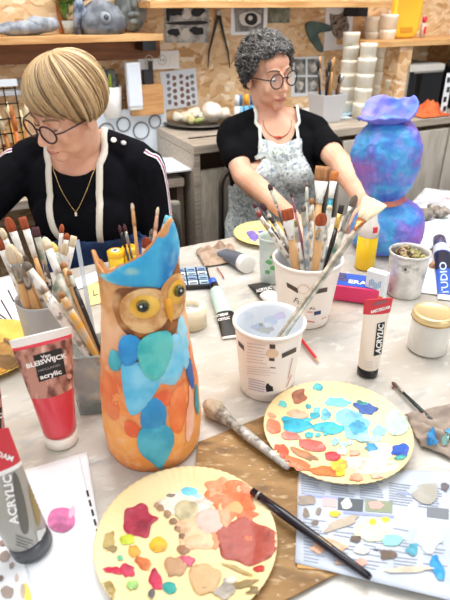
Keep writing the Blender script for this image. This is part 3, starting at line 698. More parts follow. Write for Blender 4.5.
D1 = [(215, 92, 74, 30, 'f3e2cf'), (338, 88, 66, 50, 'ea7444', 0, .4), (300, 60, 30, 25, 'f09468', 0, .5), (258, 168, 58, 46, 'ecbb92', 0, .4), (300, 175, 20, 26, 'd98a5c', 0, .5), (372, 120, 26, 18, 'd86a40', .3, .5), (305, 110, 14, 18, 'f2b48a', 0, .5), (350, 60, 14, 10, 'f6b890', 0, .5), (368, 189, 72, 58, 'a5483b', .2, .24), (372, 180, 17, 12, 'df6a3c', 0, .4), (400, 253, 13, 8, 'c23530'), (108, 135, 42, 38, 'a81d3a', .3, .35), (78, 182, 18, 12, 'c4d02c'),
    (155, 195, 23, 19, 'f0b41c', 0, .1), (95, 212, 14, 16, 'f09c2c'), (118, 240, 22, 15, 'ec7c38', .2, .35), (45, 257, 25, 9, 'c21f45', .15), (78, 258, 20, 17, 'c42a50'), (148, 282, 18, 27, 'c41d4a', -.2), (182, 302, 21, 14, '17998f', 0, .4), (230, 67, 21, 13, '6cc6e6', 0, .15), (250, 78, 12, 8, 'a8dcf0'),
    (222, 110, 30, 26, 'c6b78e', 0, .1), (280, 138, 37, 32, 'd9b3a6', 0, .05), (340, 105, 22, 18, 'f79d5f'), (160, 104, 11, 9, '9f7a5c'), (176, 120, 11, 9, 'a8835f'), (190, 138, 11, 8, '8f6c50'), (204, 155, 10, 9, 'a07a58'), (212, 175, 10, 11, '8c6a4c'), (150, 98, 7, 6, 'b08a6c'), (185, 76, 12, 5, '8a7a6c'),
    (200, 248, 26, 28, 'b98e66', 0, .35), (225, 235, 18, 14, 'c4506a'), (215, 208, 14, 11, '9c7050'), (268, 278, 38, 38, 'caa270', 0, .2), (318, 308, 26, 20, 'b3aa9e'), (330, 282, 16, 10, 'cfc6ba'), (360, 292, 34, 9, '8f7a50', -.2, .4), (395, 306, 26, 9, '7d6a44', -.2, .4), (345, 255, 34, 6, 'b59c64', .4, .4),
    (266, 302, 9, 8, '47484a'), (138, 315, 9, 12, '55565a'), (34, 185, 12, 26, 'bba262', .3, .4), (40, 205, 14, 8, '8f7a48'), (32, 305, 24, 16, 'ab9452', .5, .5), (62, 228, 9, 6, '62c49c', 0, .5), (90, 294, 14, 13, 'abdd80'), (372, 60, 20, 14, 'f2906a'), (315, 130, 16, 22, 'f0a27c'), (240, 190, 22, 14, 'e9b48c', 0, .5)]
stains(p1s, p1o, D1, Q1, 2.432, off=.0005, dome=.0011, nm='paint_dab', rough=.45, step=2.2)
def Q2(zx, zy): return (260+zx/2.903, 380+zy/2.903)
D2 = [(320, 252, 72, 30, 'f3d4c4', 0, .4), (355, 208, 36, 30, 'f0e2da', 0, .4), (112, 50, 23, 25, 'a85c36', 0, .35), (168, 22, 13, 11, '48c0c8'), (65, 70, 13, 10, '5cc4bc', .5), (140, 77, 10, 8, '3fb0b8'), (158, 105, 15, 11, '2fa4b8'), (165, 88, 10, 8, '6cc8d8'), (225, 66, 40, 16, '70c5e9', .2), (192, 103, 16, 18, '66bfe2'),
    (262, 108, 40, 22, '82caec'), (310, 85, 34, 22, '1d4f9e', .2, .45), (300, 70, 16, 10, '1e8f96', .2, .5), (105, 130, 48, 22, '24b1cf', .15), (110, 101, 28, 13, 'e8b494', .1), (135, 118, 16, 8, '35c0d4'), (200, 142, 42, 17, '2fb3c8', .05), (206, 143, 18, 10, '50c59c'), (278, 140, 40, 32, '7fc9ea'), (282, 141, 32, 26, '3ca0cb', 0, .08),
    (345, 150, 22, 16, '93d2ef'), (335, 172, 16, 12, 'aee0f4'), (398, 122, 38, 42, 'b4d0c1', .6, .1), (408, 205, 25, 21, '1f55bc', 0, .4), (410, 226, 20, 6, '2fa8a0', -.2), (38, 135, 24, 19, 'f07e5c', .7, .15), (35, 104, 12, 8, 'f2a080', .5), (92, 163, 28, 12, 'f08e7c', .1), (150, 190, 42, 18, 'e05c50', .2, .15), (176, 198, 18, 10, 'ec8a80'),
    (62, 208, 26, 19, 'e8563c', .5, .15), (125, 216, 42, 11, 'b57a4c', .4, .3), (210, 223, 24, 13, 'cc2b3a', .1, .15), (105, 243, 44, 14, 'f0764c', .35), (190, 266, 50, 14, 'ee763a', .1), (225, 256, 30, 22, 'f2c42c', 0, .4), (238, 245, 20, 12, 'f09a34', 0, .4), (142, 161, 13, 8, '38b4bc'), (168, 161, 9, 7, '3cb8c4'), (190, 156, 8, 6, '3cb8c4'),
    (218, 180, 12, 11, '8fd4ec'), (243, 190, 9, 8, '9cd8ee'), (262, 183, 9, 7, 'b4e2f2'), (320, 198, 18, 14, '2f8fb8', 0, .55), (272, 213, 18, 12, 'e8a58c', 0, .35), (238, 208, 16, 12, 'f4c4b8'), (278, 286, 20, 12, 'f0a080'), (340, 280, 20, 8, 'f6bfa6'), (300, 170, 22, 12, 'a4daf0')]
stains(p2s, p2o, D2, Q2, 2.903, off=.0005, dome=.0012, nm='paint_dab', rough=.45, step=2.2)
# back plate with violet paint and left plate with brown paint
c3 = PT(267, 234, TS+.008); p3o, p3s = plate('paper_plate', 'yellow paper plate with violet paint behind the grey tube with white cap', V((c3.x, c3.y, TS+.002)), .095, m=mat('yellow paper plate', 'f4dd86', .55))
stains(p3s, p3o, [(253, 236, 7, 4.5, '7a68b8', .6), (261, 232, 3, 1.8, '6a68c0', .2), (270, 240, 4, 3, 'e8c860'), (262, 243, 5, 2, 'f6ecc8')], lambda a, b: (a, b), 1, off=.0006, dome=.001, nm='paint_dab', rough=.4, step=1.5)
c4 = PT(-16, 350, TS+.008); p4o, p4s = plate('paper_plate', 'yellow paper plate crusted with brown paint at the left edge of the photo', V((c4.x, c4.y, TS+.002)), .105, m=mat('ochre paper plate', 'e9c866', .55, col2='e0b850', scale=14))
stains(p4s, p4o, [(2, 350, 17, 14, 'a87c3c', .1, .2), (4, 362, 14, 9, '7d5a34', .3, .3), (-2, 340, 10, 6, 'd8a848'), (8, 343, 8, 4, '6d4f2c', .2, .4), (2, 372, 7, 4, 'd89a3c'), (14, 352, 3, 5, 'e8c070')], lambda a, b: (a, b), 1, off=.0006, dome=.0012, nm='paint_dab', rough=.5, step=1.6)
# ================================================================== OWL VASE
OX, OY = -.108, .612
owl = thing('owl_vase', 'hand painted orange owl vase with blue brow holding brushes, in front centre left', 'vase', (OX, OY, TS+.0005), 0)
def lin(tab, x):
    if x <= tab[0][0]: return tab[0][1]
    for (a, va), (b_, vb) in zip(tab, tab[1:]):
        if x <= b_: 
            t = (x-a)/(b_-a); t = t*t*(3-2*t); return va+(vb-va)*t
    return tab[-1][1]
RT = [(-180, .262), (-120, .275), (-94, .300), (-86, .316), (-76, .318), (-66, .304), (-52, .299), (-35, .303), (-14, .318), (10, .328), (27, .340), (37, .352), (47, .363), (56, .367), (66, .362), (76, .344), (90, .308), (120, .27), (180, .262)]
RR = [(0, .066), (.012, .070), (.05, .0725), (.10, .070), (.15, .064), (.20, .058), (.25, .0535), (.30, .051), (.37, .0505)]
def opt(adeg, z, off=0):              # adeg measured from the direction of the camera, positive to the right
    a = math.radians(adeg); r = lin(RR, z)+off; return V((r*math.sin(a), -r*math.cos(a), z))
SEG = 96; rings = []
for k in range(50):
    t = k/49; ring = []
    for j in range(SEG):
        ad = -180+360*j/SEG; h = lin(RT, ad); z = h*t
        p = opt(ad, z); nz = noise.noise(V((p.x*25, p.y*25, z*20)))*.0010
        # earlike tips lean out a little
        out = .006*max(0, (t-.86)/.14)*(math.exp(-((ad+80)/14)**2)+math.exp(-((ad-48)/14)**2))
        p += V((math.sin(math.radians(ad)), -math.cos(math.radians(ad)), 0))*(nz+out); ring.append(p)
    rings.append(ring)
inner = [[p*1.0 for p in rings[k]] for k in (49, 44, 36, 25, 12, 3)]
for i, rg in enumerate(inner):
    for j, p in enumerate(rg):
        d = V((p.x, p.y, 0)).normalized(); rg[j] = V((p.x, p.y, p.z+(0 if i else -.001)))-d*(.0045 if i else .003)
OWLM = bpy.data.materials.new('painted owl body'); OWLM.use_nodes = True
nt = OWLM.node_tree; bs = nt.nodes['Principled BSDF']; Lk = nt.links.new; bs.inputs['Roughness'].default_value = .5
tc = nt.nodes.new('ShaderNodeTexCoord'); sx = nt.nodes.new('ShaderNodeSeparateXYZ'); Lk(tc.outputs['Object'], sx.inputs[0])
nz = nt.nodes.new('ShaderNodeTexNoise'); nz.inputs['Scale'].default_value = 22; nz.inputs['Detail'].default_value = 6; Lk(tc.outputs['Object'], nz.inputs['Vector'])
def mth(op, a, b_):
    n = nt.nodes.new('ShaderNodeMath'); n.operation = op
    for i, q in enumerate((a, b_)):
        if isinstance(q, (int, float)): n.inputs[i].default_value = q
        else: Lk(q, n.inputs[i])
    return n.outputs[0]
zz = mth('ADD', sx.outputs[2], mth('MULTIPLY', mth('SUBTRACT', nz.outputs[0], .5), .16))
rp = nt.nodes.new('ShaderNodeValToRGB'); mr = nt.nodes.new('ShaderNodeMapRange'); mr.inputs[1].default_value = 0; mr.inputs[2].default_value = .34; Lk(zz, mr.inputs[0]); Lk(mr.outputs[0], rp.inputs[0])
el = rp.color_ramp.elements; el[0].position = 0; el[0].color = hexc('ec8a3c'); el[1].position = 1; el[1].color = hexc('d98a45')
for p_, c_ in ((.10, 'f09c48'), (.2, 'f2a852'), (.31, 'e98842'), (.41, 'e06c36'), (.49, 'e5854c'), (.58, 'efb48a'), (.68, 'efbd94'), (.78, 'd99a60'), (.88, 'c4864c')):
    e = el.new(p_); e.color = hexc(c_)
n2 = nt.nodes.new('ShaderNodeTexNoise'); n2.inputs['Scale'].default_value = 75; n2.inputs['Detail'].default_value = 8; Lk(tc.outputs['Object'], n2.inputs['Vector'])
mx = nt.nodes.new('ShaderNodeMix'); mx.data_type = 'RGBA'; mr2 = nt.nodes.new('ShaderNodeMapRange'); mr2.inputs[1].default_value = .42; mr2.inputs[2].default_value = .7; mr2.inputs[4].default_value = .55; Lk(n2.outputs[0], mr2.inputs[0]); Lk(mr2.outputs[0], mx.inputs[0]); Lk(rp.outputs[0], mx.inputs[6]); mx.inputs[7].default_value = hexc('f4c08a'); Lk(mx.outputs[2], bs.inputs['Base Color'])
bp = nt.nodes.new('ShaderNodeBump'); bp.inputs['Strength'].default_value = .8; bp.inputs['Distance'].default_value = .003; Lk(n2.outputs[0], bp.inputs['Height']); Lk(bp.outputs[0], bs.inputs['Normal'])
ob_ = MB().loft(rings+inner, True).build('vase_body', OWLM, owl, True)
patch_ear = [(-86, .302), (-84, .3145), (-77, .3165), (-70, .309), (-68, .303), (-76, .298)]
# surface patches in (angle, height)
def patch(name, poly, m, off=.0012, dome=0, smooth=2, step=.0045, rel=False):
    P = smoothpoly(poly, smooth) if smooth else poly      # poly: (degrees, z)
    K = .06*PI/180
    P2 = [(a*K, z) for a, z in P]; pts = [V(p) for p in P2]; nb = len(pts)
    xs = [p[0] for p in P2]; ys = [p[1] for p in P2]; y = min(ys)+step/2
    while y < max(ys):
        x = min(xs)+step/2
        while x < max(xs):
            if inside((x, y), P2) and min(math.hypot(x-q[0], y-q[1]) for q in P2) > step*.45: pts.append(V((x, y)))
            x += step
        y += step
    vo, eo, fo, ov, oe, of = delaunay_2d_cdt(pts, [], [list(range(nb))], 1, 1e-6); vs = []
    for i, q in enumerate(vo):
        edge = any(k < nb for k in ov[i]) if ov[i] else True
        d = 1e9 if not dome else min(math.hypot(q.x-p[0], q.y-p[1]) for p in P2)
        vs.append(opt(q.x/K, q.y, off+(0 if edge else dome*min(1, d/.008 if dome else 0))))
    o = MB().add(vs, [list(f) for f in fo]).build(name, m, owl, True)
    return o
FB = mat('light blue paint', '54b4dc', .5, col2='3fa0d2', scale=30, extra=[('n', '9cd9ec', 50, .5, .7)])
# blue brow : from ear to ear with a V to the beak
brow = [(-62, .290), (-52, .298), (-35, .301), (-14, .316), (10, .326), (27, .338), (37, .350), (47, .361), (56, .365), (66, .360), (75, .343), (83, .322), (74, .308), (60, .299), (51, .286), (46, .278), (40, .281), (22, .288), (0, .290), (-20, .2905), (-38, .291), (-50, .2925)]
BRM = mat('blue brow paint', '1f9fd6', .45, col2='4ab8e2', scale=18, lo=.35, hi=.65, bump=.5, bscale=70, extra=[('n', '1580c4', 14, .58, .72), ('n', '8fd4e6', 26, .52, .68), ('n', 'cfe6b8', 20, .60, .74)])
patch('brow', brow, BRM, .0022, .002, 1)
patch('ear_tip', patch_ear, mat('whitish ear tip', 'f0cdb0', .5), .0018, .001, 1)
# facial discs, eyes
def disc(ad, z, n_, rx, rz, m, off, d=.004, nm='eye_disc'):
    P = [(ad+rx*math.cos(2*PI*k/n_)/.055*180/PI, z+rz*math.sin(2*PI*k/n_)) for k in range(n_)]
    return patch(nm, P, m, off, d, 0, .004)
BRN = mat('brown owl paint', '74401c', .6, col2='a4662e', scale=45, bump=.5, extra=[('n', 'e0b07a', 30, .55, .75)])
YEL = mat('yellow owl paint', 'e2a028', .5, col2='efc050', scale=30, extra=[('n', 'd98838', 25, .6, .75)])
# head silhouette bulges at the eyes
ea = [(3, .252), (53, .258)]
patch('face_paint', [(-26, .286), (-34, .262), (-28, .238), (-12, .222), (8, .216), (26, .212), (42, .208), (60, .222), (78, .25), (86, .28), (76, .306), (60, .298), (47, .278), (30, .287), (0, .288)], BRN, .0008, .003, 2)
EB = mat('eyeball gloss', '14201c', .08)
def eyegroup(ad, z, k=1, sx=1):
    g = disc(ad+3, z-.012, 40, .031*k, .030, mat('tan eye ring', 'c58a4e', .6, col2='e8bd84', scale=60, bump=.4), .0045, .003)
    g.parent = owl
    disc(ad+2, z-.004, 36, .0165*k, .0155, YEL, .0082, .003)
    c_ = opt(ad, z, .0125); nrm = V((math.sin(math.radians(ad)), -math.cos(math.radians(ad)), .05))
    M = frame(c_, nrm, V((0, 0, 1)))
    e = MB().lathe([(.0078, 0), (.0074, .003), (.005, .0048), (.001, .0056)], 24).build('eye', mat('olive iris', '5e5824', .2), owl, True); e.matrix_basis = M
    q = MB().lathe([(.0058, .0044), (.0050, .0058), (.003, .0064), (.0005, .0066)], 24).build('pupil', EB, e, True)
    h = MB().ell((-.0022, .0024, .0066), (.0014, .0014, .0008)).build('highlight', WHITE, e, True)
eyegroup(10, .270); eyegroup(53, .277, .85)
bk_ = MB(); bk_.lathe([(.0055, 0), (.0055, .010), (.004, .022), (.0006, .032)], 16); o_ = bk_.build('beak', mat('yellow beak', 'e8a22c', .4), owl, True)
o_.matrix_basis = frame(opt(40, .270, .008), V((.10, -.12, -.9)), V((.5, -1, 0)))
# breast feathers
def feather(P, c_, c2, off, nm='feather', dm=.0028):
    m = mat('feather '+c_, c_, .5, col2=c2, scale=26, bump=.35, bscale=60)
    return patch(nm, P, m, off, dm, 1)
feather([(-44, .185), (-40, .196), (-30, .198), (-22, .190), (-24, .172), (-36, .165), (-45, .172)], '3fa9b8', '5cc0c8', .0012)
feather([(-24, .190), (-4, .188), (20, .180), (27, .160), (12, .134), (-6, .108), (-16, .108), (-21, .140)], '53b7df', '86d0ec', .0016)
feather([(20, .2), (44, .218), (60, .208), (58, .17), (44, .142), (26, .15), (14, .165)], '62c0e2', '93d6ee', .0020)
feather([(-24, .212), (-18, .224), (-4, .228), (8, .215), (2, .196), (-14, .178), (-25, .190)], '1784cc', '2f9ad8', .0042)
feather([(-2, .205), (4, .222), (20, .230), (40, .226), (43, .205), (30, .172), (16, .158), (4, .172)], '2fb0b4', '63cac4', .0058)
feather([(54, .235), (66, .24), (76, .21), (72, .17), (60, .15), (54, .17)], '7fcbe6', 'a8dff0', .0012)
OR = ('df5f34', 'f07c48')
feather([(-20, .098), (-8, .094), (-2, .082), (-12, .066), (-24, .076)], *OR, .0010, dm=.0010)
feather([(14, .135), (28, .143), (36, .128), (24, .112), (12, .115)], *OR, .0010, dm=.0010)
feather([(28, .118), (44, .140), (55, .130), (50, .085), (40, .060), (28, .075)], 'e8743c', 'f29052', .0008, dm=.0006)
feather([(56, .105), (62, .135), (66, .10), (60, .055), (50, .035), (46, .05), (50, .09)], 'f0b090', 'f6c8b0', .0012, dm=.0006)
feather([(58, .16), (72, .17), (78, .13), (66, .11)], '2c5fa0', '3f78b4', .0010, dm=.0008)
feather([(66, .10), (78, .125), (82, .08), (72, .06)], '2f8a94', '4aa4ac', .0010, dm=.0008)
feather([(66, .215), (80, .2), (80, .165), (68, .17)], 'ea7048', 'f08c60', .0010, dm=.0008)
feather([(-56, .160), (-34, .158), (-24, .120), (-30, .09), (-45, .085), (-58, .10)], 'e06a38', 'ea8850', .0006, dm=.0003)
feather([(-4, .100), (2, .130), (20, .134), (27, .112), (22, .080), (-1, .080)], '2388c0', '3c9ed0', .0012)
feather([(-9, .065), (-4, .088), (12, .094), (27, .086), (33, .06), (24, .030), (15, .009), (14, .006), (14, .006), (13, .009), (4, .026), (-6, .042)], '2f9cba', '4fb4cc', .0020)
# ================================================================== VESSELS
CUPI = mat('white cup inside', 'e9edf2', .4)
CUPM = mat('cream cup plastic', 'f4ebe2', .35)
def vessel(name, label, cat, rimpx, h, R, rb, m, wall=.0022, lip=.003, rz=0, bands=(), rimm=None):
    c = PT(rimpx[0], rimpx[1], TS+h); o = thing(name, label, cat, (c.x, c.y, TS+.0005), rz)
    n = 8; prof = [(rb*.6, .001), (rb*.96, 0), (rb, .002)]+[(rb+(R-rb)*k/n, .002+(h-.002)*k/n) for k in range(1, n)]+[(R-.0005, h-.006)]
    if lip: prof += [(R+lip, h-.006), (R+lip*1.1, h-.002), (R+lip*.6, h), (R-.001, h-.0005)]
    else: prof += [(R, h), (R-wall, h)]
    prof += [(R-wall-.0008, h-.008)]+[(R-wall+(rb-R)*k/n, h-.002-(h-.006)*k/n) for k in range(1, n)]+[(rb-wall, .005), (rb*.5, .004), (.0005, .004)]
    s = MB().lathe(prof, 64).build('vessel_body', [m, CUPI], o, True)
    if m is CUPM:
        for p in s.data.polygons:
            if p.index >= 64*14 and p.normal.x*p.center.x+p.normal.y*p.center.y <= 0 or (p.center.z < .006 and p.normal.z > .5): p.material_index = 1
    return o, s, c
fc, fcs, fcc = vessel('plastic_cup', 'white plastic food cup with printed label holding two long brushes', 'cup', (269.5, 319), .135, .057, .046, CUPM)
INK = mat('cup dark ink', '4a3c34', .5); GIN = mat('faint grey ink', 'd6cbc4', .6)
def qp(zx, zy, ox=230, oy=300, sc=5.62): return (ox+zx/sc, oy+zy/sc)
decal('label_band', fcs, fc, [qp(290, 302), qp(372, 264), qp(370, 290), qp(292, 327)], INK, smooth=0); decal('label_band', fcs, fc, [qp(46, 226), qp(78, 256), qp(82, 286), qp(50, 254)], INK, smooth=0)
decal('label_mark', fcs, fc, [qp(222, 248), qp(254, 250), qp(254, 274), qp(222, 272)], INK, smooth=0); decal('label_mark', fcs, fc, [qp(220, 324), qp(250, 326), qp(250, 343), qp(220, 341)], INK, smooth=0)
decal('label_oval', fcs, fc, blob(*qp(238, 300), 6.4, 4.6, rough=0), mat('label tan', 'e3c7a6', .5), .0008); 
strips('small_print', fcs, fc, [(qp(97, 242+k*17), qp(205-(k % 3)*9, 256+k*17), 1.5 if k < 2 else .9) for k in range(7)]+[(qp(97, 372+k*13), qp(255-(k % 2)*30, 384+k*13), .7) for k in range(4)], GIN, .0007)
strips('barcode', fcs, fc, [(qp(105, 440+k*14), qp(195, 460+k*14), 1.1) for k in range(5)], mat('lavender print', 'c6bcc6', .6), .0007)
decal('label_icon', fcs, fc, [qp(200, 486), qp(207, 468), qp(217, 468), qp(222, 478), qp(240, 486), qp(243, 510), qp(205, 516)], BK, smooth=0); 
strips('small_print', fcs, fc, [(qp(350, 325), qp(325, 440), .9), (qp(345, 420), qp(315, 490), .9)], mat('pinkish print', 'cfa8a4', .6), .0007)
strips('small_print', fcs, fc, [(qp(228, 378), qp(256, 382), 1.2)], INK, .0007)
# smears of paint inside the cup
for zx, zy, rx, ry, c_ in ((150, 150, 7, 3, 'c9d4e6'), (230, 110, 6, 4, 'cfdcec'), (110, 90, 5, 5, 'dfe6ee'), (200, 170, 8, 3, 'c8c8c0'), (175, 140, 3, 2, 'b0b4a0'), (280, 90, 5, 4, 'd8d2ec')):
    decal('paint_smear', fcs, fc, blob(*qp(zx, zy), rx, ry, seed=zx, rough=.4), plain(c_, .5), .0006)
bb, bbs, bbc = vessel('plastic_bucket', 'white printed plastic bucket crowded with paint brushes behind the cup', 'bucket', (308, 256.5), .14, .068, .053, CUPM)
def qb(zx, zy): return (280+zx/5.45, 220+zy/5.45)
decal('label_band', bbs, bb, [qb(36, 338), qb(97, 372), qb(99, 400), qb(40, 364)], INK, smooth=0); decal('label_band', bbs, bb, [qb(170, 382), qb(258, 366), qb(256, 390), qb(170, 408)], INK, smooth=0)
decal('label_oval', bbs, bb, blob(*qb(128, 376), 6, 5, rough=0), mat('label tan', 'e3c7a6', .5), .0008); decal('label_oval', bbs, bb, blob(*qb(128, 376), 5, 4, rough=0), CUPM, .0012)
lettering('Fu', bbs, bb, qb(74, 446), qb(110, 462), 5, INK, .001, 0, 'logo_text'); lettering('AL', bbs, bb, qb(160, 488), qb(196, 486), 2.6, INK, .001, 0, 'logo_text')
decal('label_mark', bbs, bb, [qb(185, 500), qb(222, 492), qb(222, 512), qb(185, 520)], mat('navy', '2b3c70', .5), smooth=0)
strips('small_print', bbs, bb, [(qb(146, 500), qb(178, 502), 1), (qb(140, 550), qb(188, 556), 1.4), (qb(225, 540), qb(265, 520), .8), (qb(225, 560), qb(262, 545), .8)], mat('salmon print', 'd98a78', .6), .0007)
# tin can with dried plants
cn, cns, cnc = vessel('tin_can', 'paint splashed grey tin can filled with dried plant bits at right', 'can', (410.5, 250.5), .105, .0435, .039, mat('splashed tin', 'c9c6c1', .35, .35, col2='e6e3de', scale=26, extra=[('n', 'a8a6a2', 40, .58, .7)]), lip=.002)
decal('hole', cns, cn, blob(405.5, 269.5, 1.3, 1.2, rough=0), BK)
for zx, c_ in ((0, '6b4a42'), (1, '6c7034'), (2, '3a2c26')):
    b = MB(); rn = random.Random(zx)
    for k in range(9):
        x = rn.uniform(-.024, .024); y = rn.uniform(-.022, .022); b.ell((x if zx == 2 else x*.5+(-.014, .016)[zx], y, .092+rn.uniform(-.006, .008)), rn.uniform(.006, .011), 10)
    b.warp(.005, 90, zx); b.build('dried_filling', mat('dried '+c_, c_, .9, col2='b9a878', scale=120), cn, True)
MB().lathe([(.0405, .070), (.0405, .086), (.001, .088)], 24).build('soil', mat('soil', '3f342c', .9), cn, True)
# glass jar with gold lid
c = PT(434.5, 311, TS+.083); jr = thing('glass_jar', 'glass jar of pale paint closed with a gold lid at the right edge', 'jar', (c.x, c.y, TS+.0005))
MB().lathe([(.033, 0), (.0365, .003), (.037, .06), (.0365, .068), (.0345, .072), (.0345, .076), (.001, .076)], 48).build('jar_glass', mat('pale jar glass', 'd6d3cb', .12, col2='e4e1d8', scale=12, coat=.6), jr, True)
MB().lathe([(.0372, .068), (.0385, .069), (.0385, .079), (.0375, .0815), (.034, .083), (.031, .0815), (.001, .0812)], 48).build('lid', mat('gold lid', 'e6cf9c', .28, .55), jr, True)
MB().lathe([(.0385, .0675), (.0392, .0685), (.0385, .0695)], 48, caps=False).build('lid_rim', mat('brass rim', 'b08a48', .3, .7), jr, True)
# grey brush pot
gp, gps, gpc = vessel('brush_pot', 'grey plastic pot full of paint brushes at the left of the table', 'pot', (42, 297), .12, .0475, .040, mat('grey pot', 'b3b1af', .4, col2='9d9b99', scale=12), lip=0)
# clear box
c = PT(90, 345, TS+.115); cx = thing('clear_box', 'paint stained clear square container of brushes left of the owl', 'container', (c.x, c.y-.004, TS+.0005), math.radians(8))
CLR = mat('stained clear plastic', 'a9b5b4', .15, alpha=.5, col2='7d8a88', scale=16, extra=[('n', 'd4d4c0', 30, .55, .7), ('n', '5c8a9c', 12, .6, .75)])
MB().loft([sq(.026, 0), sq(.029, .04), sq(.032, .115), sq(.0335, .116), sq(.031, .118), sq(.029, .113), sq(.024, .004)]).build('box_body', CLR, cx)
# clear cup with green mark
k1, k1s, k1c = vessel('clear_cup', 'frosted clear plastic cup with green print beside the bucket', 'cup', (272, 236), .115, .030, .024, mat('frosted cup', 'dfe8e4', .2, alpha=.8, col2='c8d6d2', scale=20), lip=.0015)
for x, y, r in ((269, 262, 3.2), (273, 268, 3.2), (268, 272, 2.5), (272, 257, 2)): decal('green_print', k1s, k1, blob(x, y, r, r*.8, rough=.3), plain('5fb06a', .5))
# tape roll
c = PT(190, 305, TS+.045); tp = thing('tape_roll', 'thick cream roll of masking tape standing behind the owl', 'tape roll', (c.x, c.y, TS+.0005))
MB().lathe([(.020, .001), (.0335, 0), (.0335, .045), (.022, .045), (.020, .045), (.020, .030), (.0195, .001)], 48, caps=False).build('tape', mat('cream tape', 'f0e6cc', .5, col2='e9dcbc', scale=20), tp, True)
MB().lathe([(.0199, .002), (.0199, .034), (.001, .036)], 32).build('core_cover', mat('speckled core', 'c9c9c4', .6, col2='8f9296', scale=140), tp, True)
# yellow bottle
c = PT(366, 271, TS); yb = thing('yellow_paint_bottle', 'clear squeeze bottle half filled with yellow paint before the blue sculpture', 'bottle', (c.x, c.y+.022, TS+.0005))
MB().lathe([(.022, 0), (.0245, .003), (.0245, .086), (.001, .087)], 32).build('paint_filling', mat('yellow paint', 'f0c818', .3), yb, True)
MB().lathe([(.0246, .0865), (.0246, .11), (.017, .125), (.0145, .14), (.010, .146), (.001, .146)], 32).build('bottle_top', mat('hazy bottle', 'e3ddd2', .2), yb, True)
MB().lathe([(.009, .146), (.007, .16), (.003, .178), (.001, .18)], 16).build('nozzle', plain('efd23c', .4), yb, True)
MB().box((.008, -.0225, .108), (.012, .003, .014), .35).build('label', RED, yb)
# pink box and carton
c = PT(352, 297, TS); pb = thing('eraser_box', 'pink and blue cardboard box lying behind the white acrylic tube', 'box', (c.x, c.y+.01, TS+.0006), math.radians(-16))
s = MB().box((0, 0, .018), (.124, .070, .036)).build('carton', mat('hot pink', 'e0336a', .4), pb, bevel=.0015)
top = MB().box((0, .001, .0365), (.116, .062, .0006)).build('top_label', mat('label blue', '2255b8', .4), pb)
MB().box((-.036, .008, .0371), (.042, .04, .0006), .2).build('top_picture', mat('navy picture', '1c1c44', .4, col2='5a5a90', scale=90, stretch=(1, 3, 1)), pb)
MB().box((0, -.0333, .030), (.116, .0005, .002)).build('white_line', WHITE, pb)
vs, fs = text_mesh('ERASE', .03); w_ = max(v.x for v in vs)
tx = MB().add([V((v.x/w_*.062-.010, v.y*.024-.016, .0372)) for v in vs], fs).build('lettering', WHITE, pb)
c = PT(379, 309, TS); cg = thing('small_carton', 'small upright white carton with orange foot behind the white acrylic tube', 'box', (c.x-.004, c.y+.03, TS+.0006), math.radians(-38))
MB().box((0, 0, .038), (.044, .020, .076)).build('carton', mat('pale carton', 'e6ecf2', .5), cg, bevel=.001)
MB().box((0, -.0102, .012), (.0436, .0006, .024)).build('orange_band', plain('e8743a', .5), cg); MB().box((-.0222, 0, .03), (.0006, .0196, .055)).build('violet_side', plain('5b4fae', .5), cg)
b = MB(); 
for k in range(7): b.box((-.012+.004*k, -.0103, .048+.004*math.sin(k*1.3)), (.003, .0006, .016))
b.build('blue_drawing', plain('9fc0dc', .5), cg)
for x in (-.006, .006): MB().ell((x, -.0105, .032), (.003, .0006, .004)).build('print_mark', DARK, cg)
# small yellow pots behind the owl
for k, (px, py) in enumerate(((117, 268), (131, 264))):
    c = PT(px, py, TS); yp = thing('paint_pot', ['yellow paint pot with white and black lid mark behind the owl, the left one', 'yellow paint pot behind the owl, the right one'][k], 'pot', (c.x, c.y, TS+.0005))
    MB().lathe([(.017, 0), (.019, .003), (.019, .036), (.001, .037)], 28).build('pot_body', plain('f0c428', .35), yp, True); MB().lathe([(.0205, .034), (.0205, .046), (.018, .048), (.001, .048)], 28).build('lid', plain('f2b820', .35), yp, True)
    MB().lathe([(.011, .0482), (.001, .0486)], 20).build('lid_mark', WHITE if k == 0 else plain('e0a020'), yp)
    if k == 0: MB().lathe([(.005, .0487), (.001, .049)], 16).build('lid_dot', BK, yp)
# little papers and box by the left rear
o_, s = sheet4('paper_slip', 'yellow paper slip with a small drawn mark left of the owl ear', 'paper', [(86, 284), (107, 280), (112, 300), (90, 306)], TS+.0004, plain('f2dc90', .7), wav=.0003, n=6)
strips('ink_mark', s, o_, [((93, 290), (94, 296), .8), ((94, 296), (98, 294), .8)], BK, .0006)
o_, s = sheet4('paper_slip', 'white paper slip at the table edge below the blonde woman', 'paper', [(70, 280), (104, 268), (108, 277), (76, 290)], TS+.0016, PAPER, wav=.0003, n=6)
o_, s = sheet4('printed_sheet', 'white printed sheet with dark lines at the left edge behind the brush pot', 'paper', [(-30, 285), (22, 272), (40, 318), (-30, 335)], TS+.0004, PAPER, wav=.0003, n=8)
strips('dark_lines', s, o_, [((1, 300), (18, 330), 1.6), ((-4, 312), (10, 322), 1.6), ((8, 290), (14, 302), 1.6), ((0, 318), (12, 326), 1.2)], plain('4a2e38', .6), .0006)
# watercolour box
c = PT(192, 280, TS); wcb = thing('watercolour_box', 'small black watercolour box with pale blue pans behind the owl eye', 'paint box', (c.x, c.y, TS+.0006), math.radians(8))
MB().box((0, 0, .005), (.085, .10, .010)).build('tray', BLACK, wcb, bevel=.001)
for i in range(3):
    for j in range(4):
        MB().box((-.026+.026*i, -.036+.024*j, .0105), (.022, .019, .002)).build('pan', plain(['a9c4dc', '8fb0d0', 'c9d8e4', '7f9cc0'][(i*2+j) % 4], .4), wcb)
        MB().box((-.026+.026*i, -.040+.024*j, .0118), (.016, .005, .0008)).build('pan_label', DARK, wcb)
